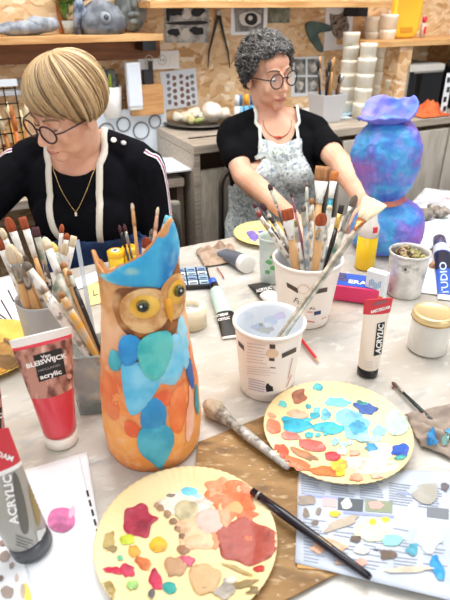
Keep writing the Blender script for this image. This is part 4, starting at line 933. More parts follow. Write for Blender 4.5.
# ================================================================== PAINT TUBES
def ptube(name, label, M, r, w_, Lt, ch, capm, bodym, top=None, crimp=WHITE, capr=None, cat='paint tube'):
    o = thing(name, label, cat, M=M); capr = capr or r*1.0
    MB().lathe([(capr*.9, 0), (capr, .0012), (capr*.98, ch-.001), (capr*.9, ch), (.001, ch)], 40).build('cap', capm, o, True)
    def ring(t, off=0):
        e = t**1.15; a = r+(w_/2-r)*e+off; b_ = r*(1-e)+.0012*e+off; z = ch+.003+(Lt-ch-.003)*t
        return [V((a*math.cos(q), b_*math.sin(q), z)) for q in [2*PI*j/48 for j in range(48)]]
    b = MB(); b.loft([[V((r*.8*math.cos(q), r*.8*math.sin(q), ch)) for q in [2*PI*j/48 for j in range(48)]]]+[ring(k/20*.93) for k in range(21)])
    body = b.build('tube_body', bodym, o, True)
    MB().loft([ring(.93), ring(1.0)]).build('crimp', crimp, o)
    def band(t0, t1, m, nm='label', off=.0004):
        return MB().loft([ring(t0+(t1-t0)*k/8, off) for k in range(9)], False).build(nm, m, o, True)
    return o, body, band
Wt = mat('white lettering', 'f7f5f2', .4)
def upright(px, py, rz):
    c = PT(px, py, TS); return Matrix.Translation((c.x, c.y, TS+.0006)) @ Matrix.Rotation(rz, 4, 'Z')
# big red tube
HAND = mat('hand picture label', '6a3a30', .4, col2='c08a78', scale=28, stretch=(2.4, 1, 1), lo=.42, hi=.55, extra=[('n', 'e6bfae', 22, .6, .68)])
rt, rb_, band = ptube('paint_tube', 'large red acrylic tube with white cap standing at the left', upright(62, 440, math.radians(27)), .0245, .082, .192, .020, OFFW, mat('tube red', 'd83a48', .3, coat=.4))
lab = band(.43, .90, HAND); 
decal('label_panel', lab, rt, [(33, 355.6), (61.5, 347.5), (66, 374), (39, 382)], BLACK, .0006, smooth=0)
lettering('Van', lab, rt, (41, 358.5), (50.4, 355.9), 3.4, Wt, .0016, .02); lettering('BLEISWIJCK', lab, rt, (27, 368), (67, 356.6), 4.6, Wt, .0016, .035)
lettering('HOLLAND', lab, rt, (38.5, 371.6), (60, 365.3), 2.2, mat('grey lettering', '9a9694'), .0016, .01); lettering('acrylic', lab, rt, (40.5, 379), (61.6, 373), 4.6, Wt, .0016, .03)
decal('round_mark', lab, rt, blob(69, 376, 2.5, 2.8, rough=0), mat('pale mark', 'd8a898', .5), .0008)
# white acrylic tube
wt, wb_, band = ptube('paint_tube', 'white acrylic tube with red header and black cap standing beside the coral plate', upright(367, 373, math.radians(8)), .0185, .050, .152, .014, BLACK, mat('tube ivory', 'f2e3d2', .4), crimp=mat('header red', 'cf3440', .4))
hd = band(.80, .995, mat('header red', 'cf3440', .4), 'header')
decal('header_slot', hd, wt, [(373, 303), (387, 299), (387, 302), (373, 306)], mat('slot grey', '8d5a60', .5), .0008, smooth=1, step=1)
lettering('AMSTERDAM', hd, wt, (370.7, 313.5), (390, 308), 3.0, Wt, .0009, .03)
decal('label_panel', wb_, wt, [(377, 323.5), (384.6, 321.5), (381, 354), (373.5, 356)], BLACK, .0008, smooth=0)
lettering('ACRYLIC', wb_, wt, (379.8, 353.5), (383.2, 324), 5.2, Wt, .0016, .03)
strips('small_print', wb_, wt, [((365.5, 361+k*2), (377, 362.5+k*2), .7) for k in range(4)], mat('faint grey ink', 'bdb2ac'), .0007)
# near grey tube
gt, gb_, band = ptube('paint_tube', 'grey acrylic tube with red header lying close at the lower left corner, standing on its cap', upright(34, 548, math.radians(14)) @ Matrix.Rotation(math.radians(-9), 4, 'Y') @ Matrix.Translation((0, 0, .004)), .0245, .072, .185, .022, mat('charcoal cap', '4a4c50', .3), mat('tube silver grey', 'a5a39e', .3, .2), crimp=mat('header red', 'cf3440', .4))
gt['label'] = 'grey acrylic tube with red header standing on the white sheet at lower left'
hd = band(.70, .995, mat('header red', 'cf3440', .4), 'header'); wl = band(.665, .70, WHITE, 'white_band')
lettering('AMSTERDAM', hd, gt, (-30, 446), (12, 461), 5.5, Wt, .0009, .03)
lettering('ACRYLIC', gb_, gt, (18.5, 523), (10.5, 473.5), 8.5, Wt, .0016, .03)
decal('label_dark_strip', gb_, gt, [(19, 525), (11, 472), (17, 472), (25, 500), (30, 530), (24, 536)], mat('tube smoke', '5e5b54', .35), .0006, step=3)  # darker grey strip beside the lettering
decal('painted_stroke', gb_, gt, [(30, 478), (36, 490), (41, 515), (38, 530), (33, 510), (28, 490)], mat('olive stroke', '9a8656', .4), .0008)
decal('barcode_label', gb_, gt, [(36, 531), (49, 526), (52, 541), (39, 547)], mat('label light', 'd8d8d6', .5), .0008, smooth=0)
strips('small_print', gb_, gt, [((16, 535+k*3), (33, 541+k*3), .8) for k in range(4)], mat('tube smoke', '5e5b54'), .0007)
# brown tube at left edge
bt, bb_, band = ptube('paint_tube', 'brown acrylic tube with hand picture label cut by the left edge of the photo', upright(-8, 462, math.radians(18)), .0255, .079, .165, .020, OFFW, mat('tube brown', 'a07a6c', .35), crimp=OFFW)
lab = band(.12, .72, HAND)
decal('label_panel', lab, bt, [(-25, 412), (6, 406), (8, 434), (-22, 440)], BLACK, .0006, smooth=0, step=4); lettering('BLEISWIJCK', lab, bt, (-40, 425), (8, 416), 5, Wt, .0016, .03)
decal('round_mark', lab, bt, blob(12, 438, 3, 3.4, rough=0), mat('pale mark', 'd8a898', .5), .0008)
# lying tubes: z axis from cap to crimp
def lying(p_cap, p_tail, r, cap_up=0):
    a = PT(*p_cap, TS+r); b_ = PT(*p_tail, TS+.003); a.z = TS+r+.0008+cap_up; b_.z = TS+.002
    return frame(a, b_-a, V((0, 0, 1))), (b_-a).length
M, ln = lying((248, 265), (216, 248), .022)
t1, b1, band = ptube('paint_tube', 'dark grey tube with round white cap lying behind the black and white tube', M, .021, .056, ln, .024, WHITE, mat('slate tube', '5f6470', .35), crimp=mat('grey crimp', 'b9b6b4', .4), capr=.0225)
band(.66, .93, mat('silver tube end', 'b5b2b0', .35, .3), 'bare_end')
M, ln = lying((281, 309), (258, 283), .017)
t2, b2, band = ptube('paint_tube', 'black and white acrylic tube lying partly behind the printed cup', M, .0165, .052, ln, .018, WHITE, mat('tube white', 'eceae6', .4), crimp=mat('black crimp', '2a2726', .4))
lb = band(.45, .93, mat('black label', '1d1b1b', .35), 'label'); lettering('ACRYLIC', lb, t2, (256, 293), (272, 289), 3, Wt, .0009, .03); strips('small_print', lb, t2, [((249, 285), (266, 282), .8)], WHITE, .0007)
M, ln = lying((214, 287), (234, 337), .014, .004)
t3, b3, band = ptube('paint_tube', 'pale green tube with black label and blue paint on its nozzle behind the cup', M, .015, .046, ln, .024, BLACK, mat('tube mint', 'b9d2c6', .35), crimp=OFFW, capr=.010)
lb = band(.52, .97, BLACK, 'label'); 
lettering('AMSTERDAM', lb, t3, (214, 318), (228, 315), 2.4, Wt, .0009, .03); lettering('ACRYLIC', lb, t3, (216, 322), (230, 319), 2.6, Wt, .0009, .03)
MB().lathe([(.006, -.026), (.0095, -.020), (.0095, -.002), (.005, 0)], 20).build('blue_nozzle', mat('nozzle blue', '2f5fc8', .35), t3, True)
M, ln = lying((439, 240), (452, 300), .020)
t4, b4, band = ptube('paint_tube', 'blue studio acrylic tube with ribbed violet black cap at the right edge', M, .020, .060, ln, .050, mat('violet black cap', '3b3450', .3, col2='5d5678', scale=60, stretch=(3, 3, 1)), mat('tube royal blue', '2c58b4', .35), crimp=OFFW, capr=.0175)
band(.02, .16, WHITE, 'white_band'); lb = band(.18, .5, mat('deep navy label', '1a2038', .35), 'dark_label'); lettering('STUDIO', b4, t4, (449, 300), (446, 262), 7, mat('pale blue lettering', 'b8c8e8'), .0012, .02)
# ================================================================== SMALL THINGS
o = thing('red_pencil', 'short red pencil lying on the plastic film right of the printed cup', 'pencil', M=frame(PT(301, 339, TS+.004), PT(319, 362, TS+.004)-PT(301, 339, TS+.004), V((0, 0, 1))))
ln = (PT(319, 362, TS)-PT(301, 339, TS)).length
MB().tube([(0, 0, 0), (0, 0, ln*.86)], .0032, 6).build('barrel', mat('pencil red', 'd32b30', .35), o); MB().tube([(0, 0, ln*.86), (0, 0, ln)], [.0032, .0007], 6).build('sharpened_tip', mat('pencil wood', 'd9b183', .5), o)
def rag(name, label, cat, px, m, seed, h, wr=.03):
    P = [PT(x, y, TS) for x, y in px]; c = sum(P, V())/4
    def fn(u, v):
        e = .03*noise.noise(V((u*3, v*3, seed))); p = P[0].lerp(P[1], u+e).lerp(P[3].lerp(P[2], u+e), v+e)-c
        z = h*(.15+abs(noise.noise(V((u*4, v*4, seed)))*1.6)+.35*abs(noise.noise(V((u*10, v*9, seed+2))))); edge = min(u, v, 1-u, 1-v); z *= min(1, .25+edge*5)
        return V((p.x, p.y, z+.0015))
    return tag(at(MB().grid(fn, 34, 34).build(name, m, None, True, solid=.0012), (c.x, c.y, TS+.0012)), label, cat)
RG = mat('taupe rag', 'a8988a', .85, col2='95857a', scale=30)
rg = rag('painting_rag', 'crumpled taupe rag with blue paint stains at the right edge', 'rag', [(404, 416), (475, 400), (480, 470), (420, 448)], RG, 3, .016)
for a in ((433, 437, 5, 8, '3f8fc4'), (446, 440, 4, 6, '8fb8b0'), (430, 441, 3, 4, '2f7ab8'), (449, 432, 3, 3, '5fa8d0')): decal('paint_stain', rg, rg, blob(*a[:4], seed=2, rough=.3), plain(a[4], .7), .0035)
RG2 = mat('brown paper rag', 'b59c86', .8, col2='9c836e', scale=25)
rag('paper_rag', 'crumpled brown paper rag on the table left of the dark grey tube', 'rag', [(196, 252), (232, 245), (240, 262), (204, 268)], RG2, 6, .016)
b = MB(); a = PT(217, 268, TS+.003); c_ = PT(224, 278, TS+.002); tag(at(MB().tube([V((0, 0, 0)), (c_-a)*.5+V((0, 0, .002)), (c_-a)], .0015, 6).build('red_straw', plain('b8402c', .5), None, True), a), 'thin red stick lying before the brown paper rag', 'stick')
# newspaper at the back right with stones
no, ns_ = sheet4('newspaper', 'newspaper with colour pictures at the far right of the table behind the tin can', 'newspaper', [(398, 218), (425, 188), (500, 196), (500, 232)], TS+.0005, mat('back newsprint', 'dcdcdc', .75, col2='a8aab0', scale=16, extra=[('n', 'c07f86', 20, .62, .66)]), wav=.0006)
no2, ns2 = sheet4('paint_paper', 'blank white sheet lying before the far newspaper at the right', 'paper', [(398, 228), (470, 210), (500, 240), (420, 250)], TS+.0024, mat('cool white paper', 'e8f2f6', .6), wav=.0004)
o_, s_ = sheet4('paint_paper', 'white napkin under the blue tube at the right edge', 'paper', [(422, 255), (470, 250), (475, 300), (415, 292)], TS+.0004, mat('napkin', 'efece9', .8), wav=.0006)
for k, (px, py, r, c_) in enumerate(((424, 219, .026, '8f8578'), (440, 217, .028, 'a89c90'), (432, 212, .02, 'b8b0a4'))):
    c = PT(px, py, TS+.004); b = MB(); b.ell((0, 0, r*.6), (r, r*.8, r*.6), 18); b.warp(.008, 45, k)
    for i, v in enumerate(b.v): b.v[i] = V((v.x, v.y, max(0, v.z)))
    tag(at(b.build('stone', mat('stone'+c_, c_, .8, col2='6d655c', scale=60, bump=.5), None, True), (c.x, c.y, TS+.0045)), ['rounded grey brown stone, left of three on the far newspaper', 'pinkish grey stone, right of three on the far newspaper', 'pale stone lying behind the other two on the far newspaper'][k], 'stone')
c = PT(430, 268, TS); b = MB().tube([(0, 0, .003), (.008, .004, .006), (.018, 0, .004)], [.006, .009, .005], 8); tag(at(b.build('clay_crumb', plain('b98a64', .7), None, True), (c.x, c.y, TS+.002)), 'small brown clay crumb between the tin can and the blue tube', 'clay crumb')
b = MB(); c = PT(393, 388, TS); tag(at(MB().lathe([(.0022, 0), (.002, .001), (.0003, .0016)], 12).build('paint_drop', plain('b0304a', .4), None, True), (c.x, c.y, TS+.0014)), 'tiny crimson paint drop on the film beside the thin brush', 'paint drop')
# ================================================================== BLUE SCULPTURE
bc = V((.443, 1.345, TS+.012)); sc_ = thing('sculpture', 'tall lumpy blue and violet sculpture with a ruffled top at the right', 'sculpture', bc); sc_.rotation_euler = (0, math.radians(-9), 0)
SCM = bpy.data.materials.new('mottled blue violet'); SCM.use_nodes = True; nt = SCM.node_tree; bs = nt.nodes['Principled BSDF']; bs.inputs['Roughness'].default_value = .45; Lk = nt.links.new
tc = nt.nodes.new('ShaderNodeTexCoord'); n1 = nt.nodes.new('ShaderNodeTexNoise'); n1.inputs['Scale'].default_value = 9; n1.inputs['Detail'].default_value = 5; Lk(tc.outputs['Object'], n1.inputs['Vector'])
rp = nt.nodes.new('ShaderNodeValToRGB'); Lk(n1.outputs[0], rp.inputs[0]); el = rp.color_ramp.elements; el[0].position = .28; el[0].color = hexc('3f58c0'); el[1].position = .74; el[1].color = hexc('c05aa8')
for p_, c_ in ((.37, '3a84d2'), (.44, '48a4de'), (.49, '4c86d8'), (.54, '6a68c8'), (.61, '9064c0')): e = el.new(p_); e.color = hexc(c_)
n2 = nt.nodes.new('ShaderNodeTexNoise'); n2.inputs['Scale'].default_value = 70; n2.inputs['Detail'].default_value = 8; Lk(tc.outputs['Object'], n2.inputs['Vector'])
bp = nt.nodes.new('ShaderNodeBump'); bp.inputs['Strength'].default_value = .9; bp.inputs['Distance'].default_value = .006; Lk(n2.outputs[0], bp.inputs['Height']); Lk(bp.outputs[0], bs.inputs['Normal']); 
mx = nt.nodes.new('ShaderNodeMix'); mx.data_type = 'RGBA'; mr = nt.nodes.new('ShaderNodeMapRange'); mr.inputs[1].default_value = .50; mr.inputs[2].default_value = .68; mr.inputs[4].default_value = .75; n3 = nt.nodes.new('ShaderNodeTexNoise'); n3.inputs['Scale'].default_value = 34; n3.inputs['Detail'].default_value = 6; Lk(tc.outputs['Object'], n3.inputs['Vector']); Lk(n3.outputs[0], mr.inputs[0]); Lk(mr.outputs[0], mx.inputs[0]); Lk(rp.outputs[0], mx.inputs[6]); mx.inputs[7].default_value = hexc('8f8ae0'); Lk(mx.outputs[2], bs.inputs['Base Color'])
VIO = mat('violet ruffle paint', '6f78d8', .5, col2='8a7cd8', scale=20, bump=.6, bscale=60, extra=[('n', '4a7fe0', 15, .5, .7)])
def lump(r, z, a): return r*(1+.03*math.sin(5*a+z*20)+.03*math.sin(3*a-z*31))
def fine(prof, n=5):
    out = []
    for (r0, z0), (r1, z1) in zip(prof, prof[1:]): out += [(r0+(r1-r0)*k/n, z0+(z1-z0)*k/n) for k in range(n)]
    return out+[prof[-1]]
def rough_(b, sd):
    b.warp(.004, 28, sd)
    for i, p in enumerate(b.v): b.v[i] = p + V(noise.noise_vector(p*110))*.0022
b = MB(); b.lathe(fine([(.03, 0), (.080, .0), (.094, .022), (.096, .05), (.088, .078), (.070, .102), (.050, .116), (.040, .122)]), 110, fn=lump); rough_(b, 0)
for i, v in enumerate(b.v):
    if v.z < .001: b.v[i] = V((v.x, v.y, .001))
b.build('foot', SCM, sc_, True)
b = MB(); b.lathe(fine([(.040, .114), (.045, .122), (.042, .130), (.038, .138)], 3), 60, fn=lump); b.build('neck_ring', mat('pink red ring', 'c4607a', .5, col2='d88a5a', scale=30, bump=.5), sc_, True)
b = MB(); b.lathe(fine([(.038, .132), (.050, .146), (.066, .172), (.078, .205), (.084, .238), (.083, .268), (.074, .294), (.056, .314), (.036, .326), (.026, .332)]), 110, fn=lump); rough_(b, 2); b.build('globe', SCM, sc_, True)
def ruf(u, v):
    a = 2*PI*u; wv = math.sin(4*a+.9)*.6+math.sin(3*a+2)*.4
    left = max(0, -math.cos(a+.5))
    r = .030+.040*v**.8*(1+.16*wv); z = .322+.042*v*(1+.30*wv)-.042*v*v*left+.026*v*math.cos(a-2.0)
    return V((r*math.cos(a), r*math.sin(a)*.9, z))
b = MB().grid(ruf, 140, 16); b.warp(.004, 50); rf = b.build('ruffle', VIO, sc_, True); sd = rf.modifiers.new('solid', 'SOLIDIFY'); sd.thickness = .006; sd.offset = 0
# ================================================================== BRUSHES
SPK = mat('speckled white handle', 'e4e0d8', .5, col2='8b867c', scale=90, lo=.5, hi=.62, stretch=(1, 1, .5), extra=[('n', 'c2a070', 60, .6, .66), ('n', '3a3a3c', 110, .64, .7)])
SPD = mat('speckled dark handle', '4a3b36', .45, col2='ded8cc', scale=80, lo=.5, hi=.6, extra=[('n', 'a83050', 50, .64, .7)])
SPG = mat('grey smeared handle', '8f9184', .5, col2='c9c4b6', scale=50, extra=[('n', '4f7f6c', 30, .6, .7)])
NAT = mat('natural wood handle', 'dcae78', .45, col2='cf9a60', scale=20, stretch=(4, 4, .4))
YLW = mat('ochre handle', 'd9a03c', .4, col2='b9b0a0', scale=50)
TEAL = mat('teal handle', '1d96a8', .35); BLKH = mat('black handle', '1d1718', .3, col2='5a4c48', scale=90, lo=.6, hi=.7)
WFER = mat('painted white ferrule', 'e9e6e0', .45, .1, col2='b8b4aa', scale=90, lo=.55, hi=.7); FER = mat('dull ferrule', 'b9b4ac', .3, .8, col2='8f8a80', scale=60); COP = mat('copper ferrule', 'b9754a', .3, .7); GLD = mat('gold ferrule', 'd8b060', .3, .7)
def HR(c_, c2=None): return mat('bristle '+c_, c_, .75, col2=c2 or c_, scale=260, stretch=(1, 1, .06), lo=.35, hi=.65, bump=.4)
ORG = HR('b5562c', '8c3f20'); CRM = HR('ecdcc0', 'd2bd98'); DRK = HR('5a2c30', '40202a'); TAN = HR('b07a4a', '8a5a34'); YEH = HR('e6cf7c', 'd0b45c'); OLV = HR('a89a50', '7a7038'); GRB = HR('7a6c5e', '5c5248'); ORB = HR('cc7a34', 'b05f24')
def brush(label, base, tip, w_, bl, fl, hr, hm, fm, bm_, style='flat', tint=None, group=None, name='paint_brush', face=None):
    d = tip-base; Lh = d.length; M = frame(base, d, face if face is not None else V((0, -1, .4)))
    o = thing(name, label, 'brush', M=M, group=group); zf = Lh-bl-fl; zb = Lh-bl
    MB().tube([(0, 0, 0), (0, 0, zf*.06), (0, 0, zf*.45), (0, 0, zf*.8), (0, 0, zf+.002)], [hr*.45, hr*.7, hr*.85, hr*1.1, hr*.8], 12).build('handle', hm, o, True)
    fw = w_/2
    def el(a, b_, z, n=20): return [V((a*math.cos(q), b_*math.sin(q), z)) for q in [2*PI*j/n for j in range(n)]]
    th = {'flat': .22, 'filbert': .3, 'round': 1, 'fan': .16}[style]; bt_ = max(fw*th, .0022) if style != 'round' else fw
    fwe = fw if style != 'fan' else fw*.45
    MB().loft([el(hr*.95, hr*.95, zf), el(hr*1.02, hr*1.0, zf+fl*.3), el((hr+fwe)/2, (hr+bt_)/2, zf+fl*.6), el(fwe*.95, bt_*.95, zb)]).build('ferrule', fm, o, True)
    if style == 'flat': R_ = [(fw*.93, bt_*.93, 0), (fw*1.02, bt_*1.1, .3), (fw*1.03, bt_*.9, .7), (fw*1.0, bt_*.3, 1)]
    elif style == 'filbert': R_ = [(fw*.93, bt_*.93, 0), (fw*1.12, bt_*1.15, .35), (fw*1.0, bt_*.9, .7), (fw*.6, bt_*.5, .93), (fw*.2, bt_*.15, 1)]
    elif style == 'round': R_ = [(fw*.9, fw*.9, 0), (fw*1.15, fw*1.15, .35), (fw*1.0, fw*1.0, .65), (fw*.6, fw*.6, .9), (fw*.15, fw*.15, 1)]
    else: R_ = [(fwe*.93, bt_*.93, 0), (fw*.7, bt_*1.3, .35), (fw*.95, bt_*1.2, .7), (fw*1.05, bt_*.6, .97), (fw*.9, bt_*.2, 1)]
    MB().loft([el(a, b_, zb+bl*t) for a, b_, t in R_]).build('bristles', bm_, o, True)
    return o
def inpot(cen, h, R, rb, tip_px, rim_px, dY, zmin=.006, sq_=False):
    """end points of a brush leaning in a pot: it passes over the rim plane and its foot stays inside"""
    p = PT(rim_px[0], rim_px[1], TS+h); 
    q = V((p.x-cen.x, p.y-cen.y, 0)); lim = R-.011
    if q.length > lim: q *= lim/q.length; p = V((cen.x+q.x, cen.y+q.y, TS+h))
    t = PY(tip_px[0], tip_px[1], p.y+dY); d = (p-t).normalized()
    L_ = 0; b_ = p.copy()
    while b_.z > TS+zmin and L_ < .25:
        n_ = b_+d*.002; rr_ = rb+(R-rb)*(n_.z-TS)/h-.008
        if (V((n_.x-cen.x, n_.y-cen.y, 0))).length > max(rr_, .01) and L_ > .01: break
        b_ = n_; L_ += .002
    return b_, t
LB = [  # label, tip, rim, dY, w, bl, fl, hr, handle, ferrule, bristle, style
 ('rust filbert brush with white ferrule in the grey pot, leftmost tall one', (7, 217), (40, 300), .02, .015, .026, .045, .005, NAT, WFER, ORG, 'filbert'),
 ('flat rust brush with paint spattered white ferrule in the grey pot', (22, 217), (48, 297), .03, .014, .022, .05, .005, NAT, WFER, ORG, 'flat'),
 ('flat dark purple brush with grey ferrule in the grey pot', (35, 227), (53, 296), .03, .013, .018, .05, .005, SPD, SPG, DRK, 'flat'),
 ('thick round cream brush with dull ferrule in the grey pot', (9, 244), (28, 306), -.02, .019, .034, .04, .0075, NAT, FER, CRM, 'round'),
 ('thin cream tipped brush at the far left of the grey pot', (1, 228), (28, 297), .01, .010, .02, .04, .005, NAT, WFER, CRM, 'round'),
 ('rust brush cut by the left edge, in the grey pot', (-4, 236), (24, 302), 0, .012, .026, .04, .005, SPK, WFER, ORG, 'filbert'),
 ('second wooden handled cream brush beside the thick round one', (17, 252), (35, 306), -.01, .013, .02, .05, .0065, NAT, FER, CRM, 'round'),
 ('small rust round brush with white ferrule above the grey pot', (62, 224), (57, 292), .03, .008, .016, .03, .004, NAT, WFER, ORG, 'round'),
 ('white tipped flat brush leaning over the grey pot', (74, 236), (62, 294), .02, .012, .02, .04, .005, SPK, WFER, CRM, 'flat'),
 ('cream filbert brush with grey handle leaning left to right over the pot', (66, 243), (54, 300), .0, .013, .022, .04, .006, SPG, WFER, CRM, 'filbert'),
 ('small rust brush hidden between two cream ones above the pot', (67, 233), (60, 296), .04, .010, .012, .03, .004, NAT, WFER, ORG, 'round'),
 ('thin white splattered brush low in the grey pot', (24, 256), (44, 303), -.02, .010, .014, .03, .005, SPK, SPK, GRB, 'flat'),
]
for l in LB:
    base, tip = inpot(gpc, .12, .0475, .040, *l[1:4]); brush(l[0], base, tip, *l[4:])
cxc = V((cx.location.x, cx.location.y, 0))
LC = [
 ('cream round brush with long spattered handle leaning in the clear box', (44, 237), (84, 340), .08, .014, .022, .04, .0062, SPG, WFER, CRM, 'round'),
 ('yellowish round brush leaning in the clear box', (51, 242), (88, 338), .09, .013, .02, .04, .005, SPK, SPG, YEH, 'round'),
 ('thick white smeared brush lying low over the rims in the clear box', (24, 262), (80, 344), .03, .013, .014, .04, .0085, SPK, SPK, GRB, 'round'),
 ('natural wood brush leaning in the clear box', (62, 262), (93, 340), .07, .010, .012, .03, .0055, NAT, NAT, TAN, 'round'),
 ('ochre handled brush leaning in the clear box', (60, 292), (90, 345), .02, .010, .010, .02, .0065, YLW, YLW, TAN, 'round'),
 ('dark handled thin brush leaning in the clear box', (68, 270), (97, 342), .06, .008, .010, .02, .0035, BLKH, SPG, TAN, 'round'),
]
for l in LC:
    base, tip = inpot(cxc, .115, .032, .028, *l[1:4]); brush(l[0], base, tip, *l[4:])
# acrylic rod
base, tip = inpot(cxc, .115, .032, .028, (77, 240), (97, 335), .10); o = thing('clear_rod', 'transparent flat rod leaning in the clear box toward the apron', 'rod', M=frame(base, tip-base)); MB().box((0, 0, (tip-base).length/2), (.007, .002, (tip-base).length)).build('rod', mat('clear rod', 'b8c0c8', .1, alpha=.55), o)
LR = [
 ('slim dark brush with black bristles reaching above the bucket at left', (269, 184), (292, 248), .06, .009, .014, .03, .0035, SPD, SPG, HR('2e2224', '4a3a34'), 'filbert'),
 ('maroon filbert brush, upper of the maroon pair left in the bucket', (261, 203), (288, 246), .02, .010, .018, .03, .005, SPK, SPD, DRK, 'filbert'),
 ('maroon round brush at the far left of the bucket', (253, 203), (283, 248), .03, .008, .012, .03, .005, SPD, SPD, DRK, 'round'),
 ('small rusty maroon brush lowest at the left of the bucket', (257, 212), (284, 252), -.01, .009, .012, .03, .005, SPK, SPK, HR('8a3f2c', '6a2c24'), 'round'),
 ('flat rust brush with broad white ferrule in the bucket', (287, 209), (294, 258), -.01, .022, .023, .04, .0075, NAT, WFER, ORG, 'flat'),
 ('small olive tipped brush beside the flat rust one', (294, 220), (300, 256), .01, .010, .014, .03, .005, SPK, SPG, OLV, 'flat'),
 ('thin violet handled brush behind the flat rust one', (291, 192), (303, 248), .05, .004, .012, .03, .003, plain('8c5a6c', .4), plain('8c5a6c', .4), DRK, 'round'),
 ('thin grey spattered stick brush left of the broad tan brush', (307, 182), (306, 250), .06, .006, .010, .03, .004, SPG, SPG, GRB, 'round'),
 ('broad flat tan brush with white ferrule, tallest in the bucket', (323, 166), (315, 245), .05, .030, .030, .045, .008, NAT, WFER, TAN, 'flat'),
 ('flat orange brush with teal handle in the bucket', (335, 171), (326, 246), .05, .016, .020, .035, .006, TEAL, WFER, ORB, 'flat'),
 ('rust filbert brush low in front with beige handle in the bucket', (322, 213), (316, 262), -.02, .020, .026, .03, .0075, NAT, SPK, ORG, 'filbert'),
 ('black tipped brush with gold ferrule in the bucket', (342, 205), (333, 250), .03, .011, .018, .03, .005, BLKH, GLD, HR('1c1818', '2c2624'), 'flat'),
 ('grey filbert brush leaning right in the bucket', (356, 195), (334, 254), .02, .013, .024, .05, .006, SPG, FER, GRB, 'filbert'),
 ('white spattered brush between the tan brush and the rust filbert', (312, 198), (310, 254), .02, .010, .012, .03, .006, SPK, SPK, TAN, 'round'),
 ('second white spattered brush under the teal handled one', (330, 205), (322, 256), .0, .010, .010, .03, .006, SPK, WFER, CRM, 'round'),
 ('bluish grey smeared brush in the middle of the bucket', (303, 205), (307, 258), .0, .010, .012, .03, .005, mat('blue grey handle', '8a9cb0', .5, col2='d4d4d0', scale=60), SPG, GRB, 'round'),
]
for l in LR:
    base, tip = inpot(bbc, .14, .068, .053, *l[1:4]); brush(l[0], base, tip, *l[4:])
# two long brushes in the front cup
LF = [
 ('long olive tipped brush with dark ferrule and grey green handle in the printed cup', (377, 201), (294, 322), .22, .011, .022, .03, .0042, SPG, mat('dark ferrule', '40342c', .3, .5), OLV, 'round'),
 ('long brush with wide cream fan bristles and copper ferrule in the printed cup', (376, 200), (288, 323), .20, .044, .052, .03, .0038, mat('grey beige handle', '8c7d6c', .45, col2='bdb09c', scale=50), COP, CRM, 'fan'),
]
for l in LF:
    base, tip = inpot(fcc, .135, .057, .046, *l[1:4]); brush(l[0], base, tip, *l[4:], face=V((-.5, -1, .4)))
# brushes in the owl
oc = V((OX, OY, 0))
LO = [
 ('slim pale wooden brush handle rising from the owl vase', (132, 203), (138, 262), .0, .004, .01, .02, .0024, NAT, NAT, CRM, 'round'),
 ('thin black handled brush in the owl vase, leftmost', (119, 225), (130, 268), .01, .004, .01, .02, .002, BLKH, BLKH, DRK, 'round'),
 ('second thin black brush in the owl vase', (124, 224), (134, 268), .02, .004, .01, .02, .002, BLKH, FER, DRK, 'round'),
 ('teal brush handle rising from the owl vase', (152, 229), (148, 262), .02, .005, .01, .02, .0026, plain('3a6a70', .4), plain('3a6a70', .4), GRB, 'round'),
 ('dark blue thin brush in the owl vase', (156, 231), (151, 262), .03, .005, .01, .02, .002, plain('2c3e58', .4), FER, GRB, 'round'),
 ('pinkish wooden stick rising tall from the owl vase', (158, 207), (156, 262), .02, .004, .01, .02, .0026, mat('pink stick', 'd9a890', .5), mat('pink stick', 'd9a890', .5), CRM, 'round'),
 ('clear cyan handled brush behind the blue ear of the owl', (169, 216), (158, 262), .03, .010, .012, .04, .0045, plain('7cc8dc', .2), plain('5fb4d0', .2), HR('7fc8dc', '5fb0c8'), 'flat'),
 ('rust filbert brush low behind the brow of the owl', (147, 237), (145, 266), .0, .012, .016, .02, .004, SPK, WFER, HR('9c4a34', '7a3426'), 'filbert'),
]
for l in LO:
    base, tip = inpot(oc, .27, .050, .052, *l[1:4], zmin=.02); brush(l[0], base, tip, *l[4:])
# brushes lying on the table
def lay(p0, p1, z0, z1): a = PT(*p0, z0); b_ = PT(*p1, z1); return a, b_
a, b_ = lay((370, 577), (250, 490), TS+.0135, TS+.0165)
a = PT(371, 578, TS+.0125); b_ = PT(252, 491, TS+.020)
o = thing('paint_brush', 'long shiny black brush handle lying from the near plate across the newspaper', 'brush', M=frame(a, b_-a, V((0, 0, 1)))); ln = (b_-a).length
MB().tube([(0, 0, 0), (0, 0, .004), (0, 0, ln*.25), (0, 0, ln*.7), (0, 0, ln)], [.003, .0046, .0052, .0062, .0050], 16).build('handle', mat('glossy black handle', '1b1420', .12), o, True)
MB().tube([(0, 0, ln*.93), (0, 0, ln*.945)], .0064, 16).build('silver_ring', FER, o, True)
strips('small_print', o.children[0], o, [((318, 536), (332, 546.5), .7)], mat('gold print', 'b8a070', .4), .0004)
a = PT(289, 468, TS+.016); b_ = PT(205, 402, TS+.014)
brush('big worn white spattered brush with frayed beige bristles beside the owl', a, b_, .028, .040, .03, .0078, mat('grey spattered handle', 'b0aca4', .5, col2='77726a', scale=90, lo=.5, hi=.62, extra=[('n', 'e6e2da', 60, .55, .66)]), mat('spattered ferrule', 'c4bcb0', .5, .1, col2='7c746a', scale=90), HR('c9bba4', 'a8967c'), 'round', face=V((0, 0, 1)))
a = PT(470, 457, TS+.012); b_ = PT(392, 382, TS+.004)
brush('slim dark handled brush with white ferrule lying over the rag at right', a, b_, .006, .012, .022, .0032, mat('dark green handle', '2a3434', .25, col2='6a7a74', scale=90, lo=.6, hi=.7), FER, HR('6a4a3a'), 'round', face=V((0, 0, 1)))
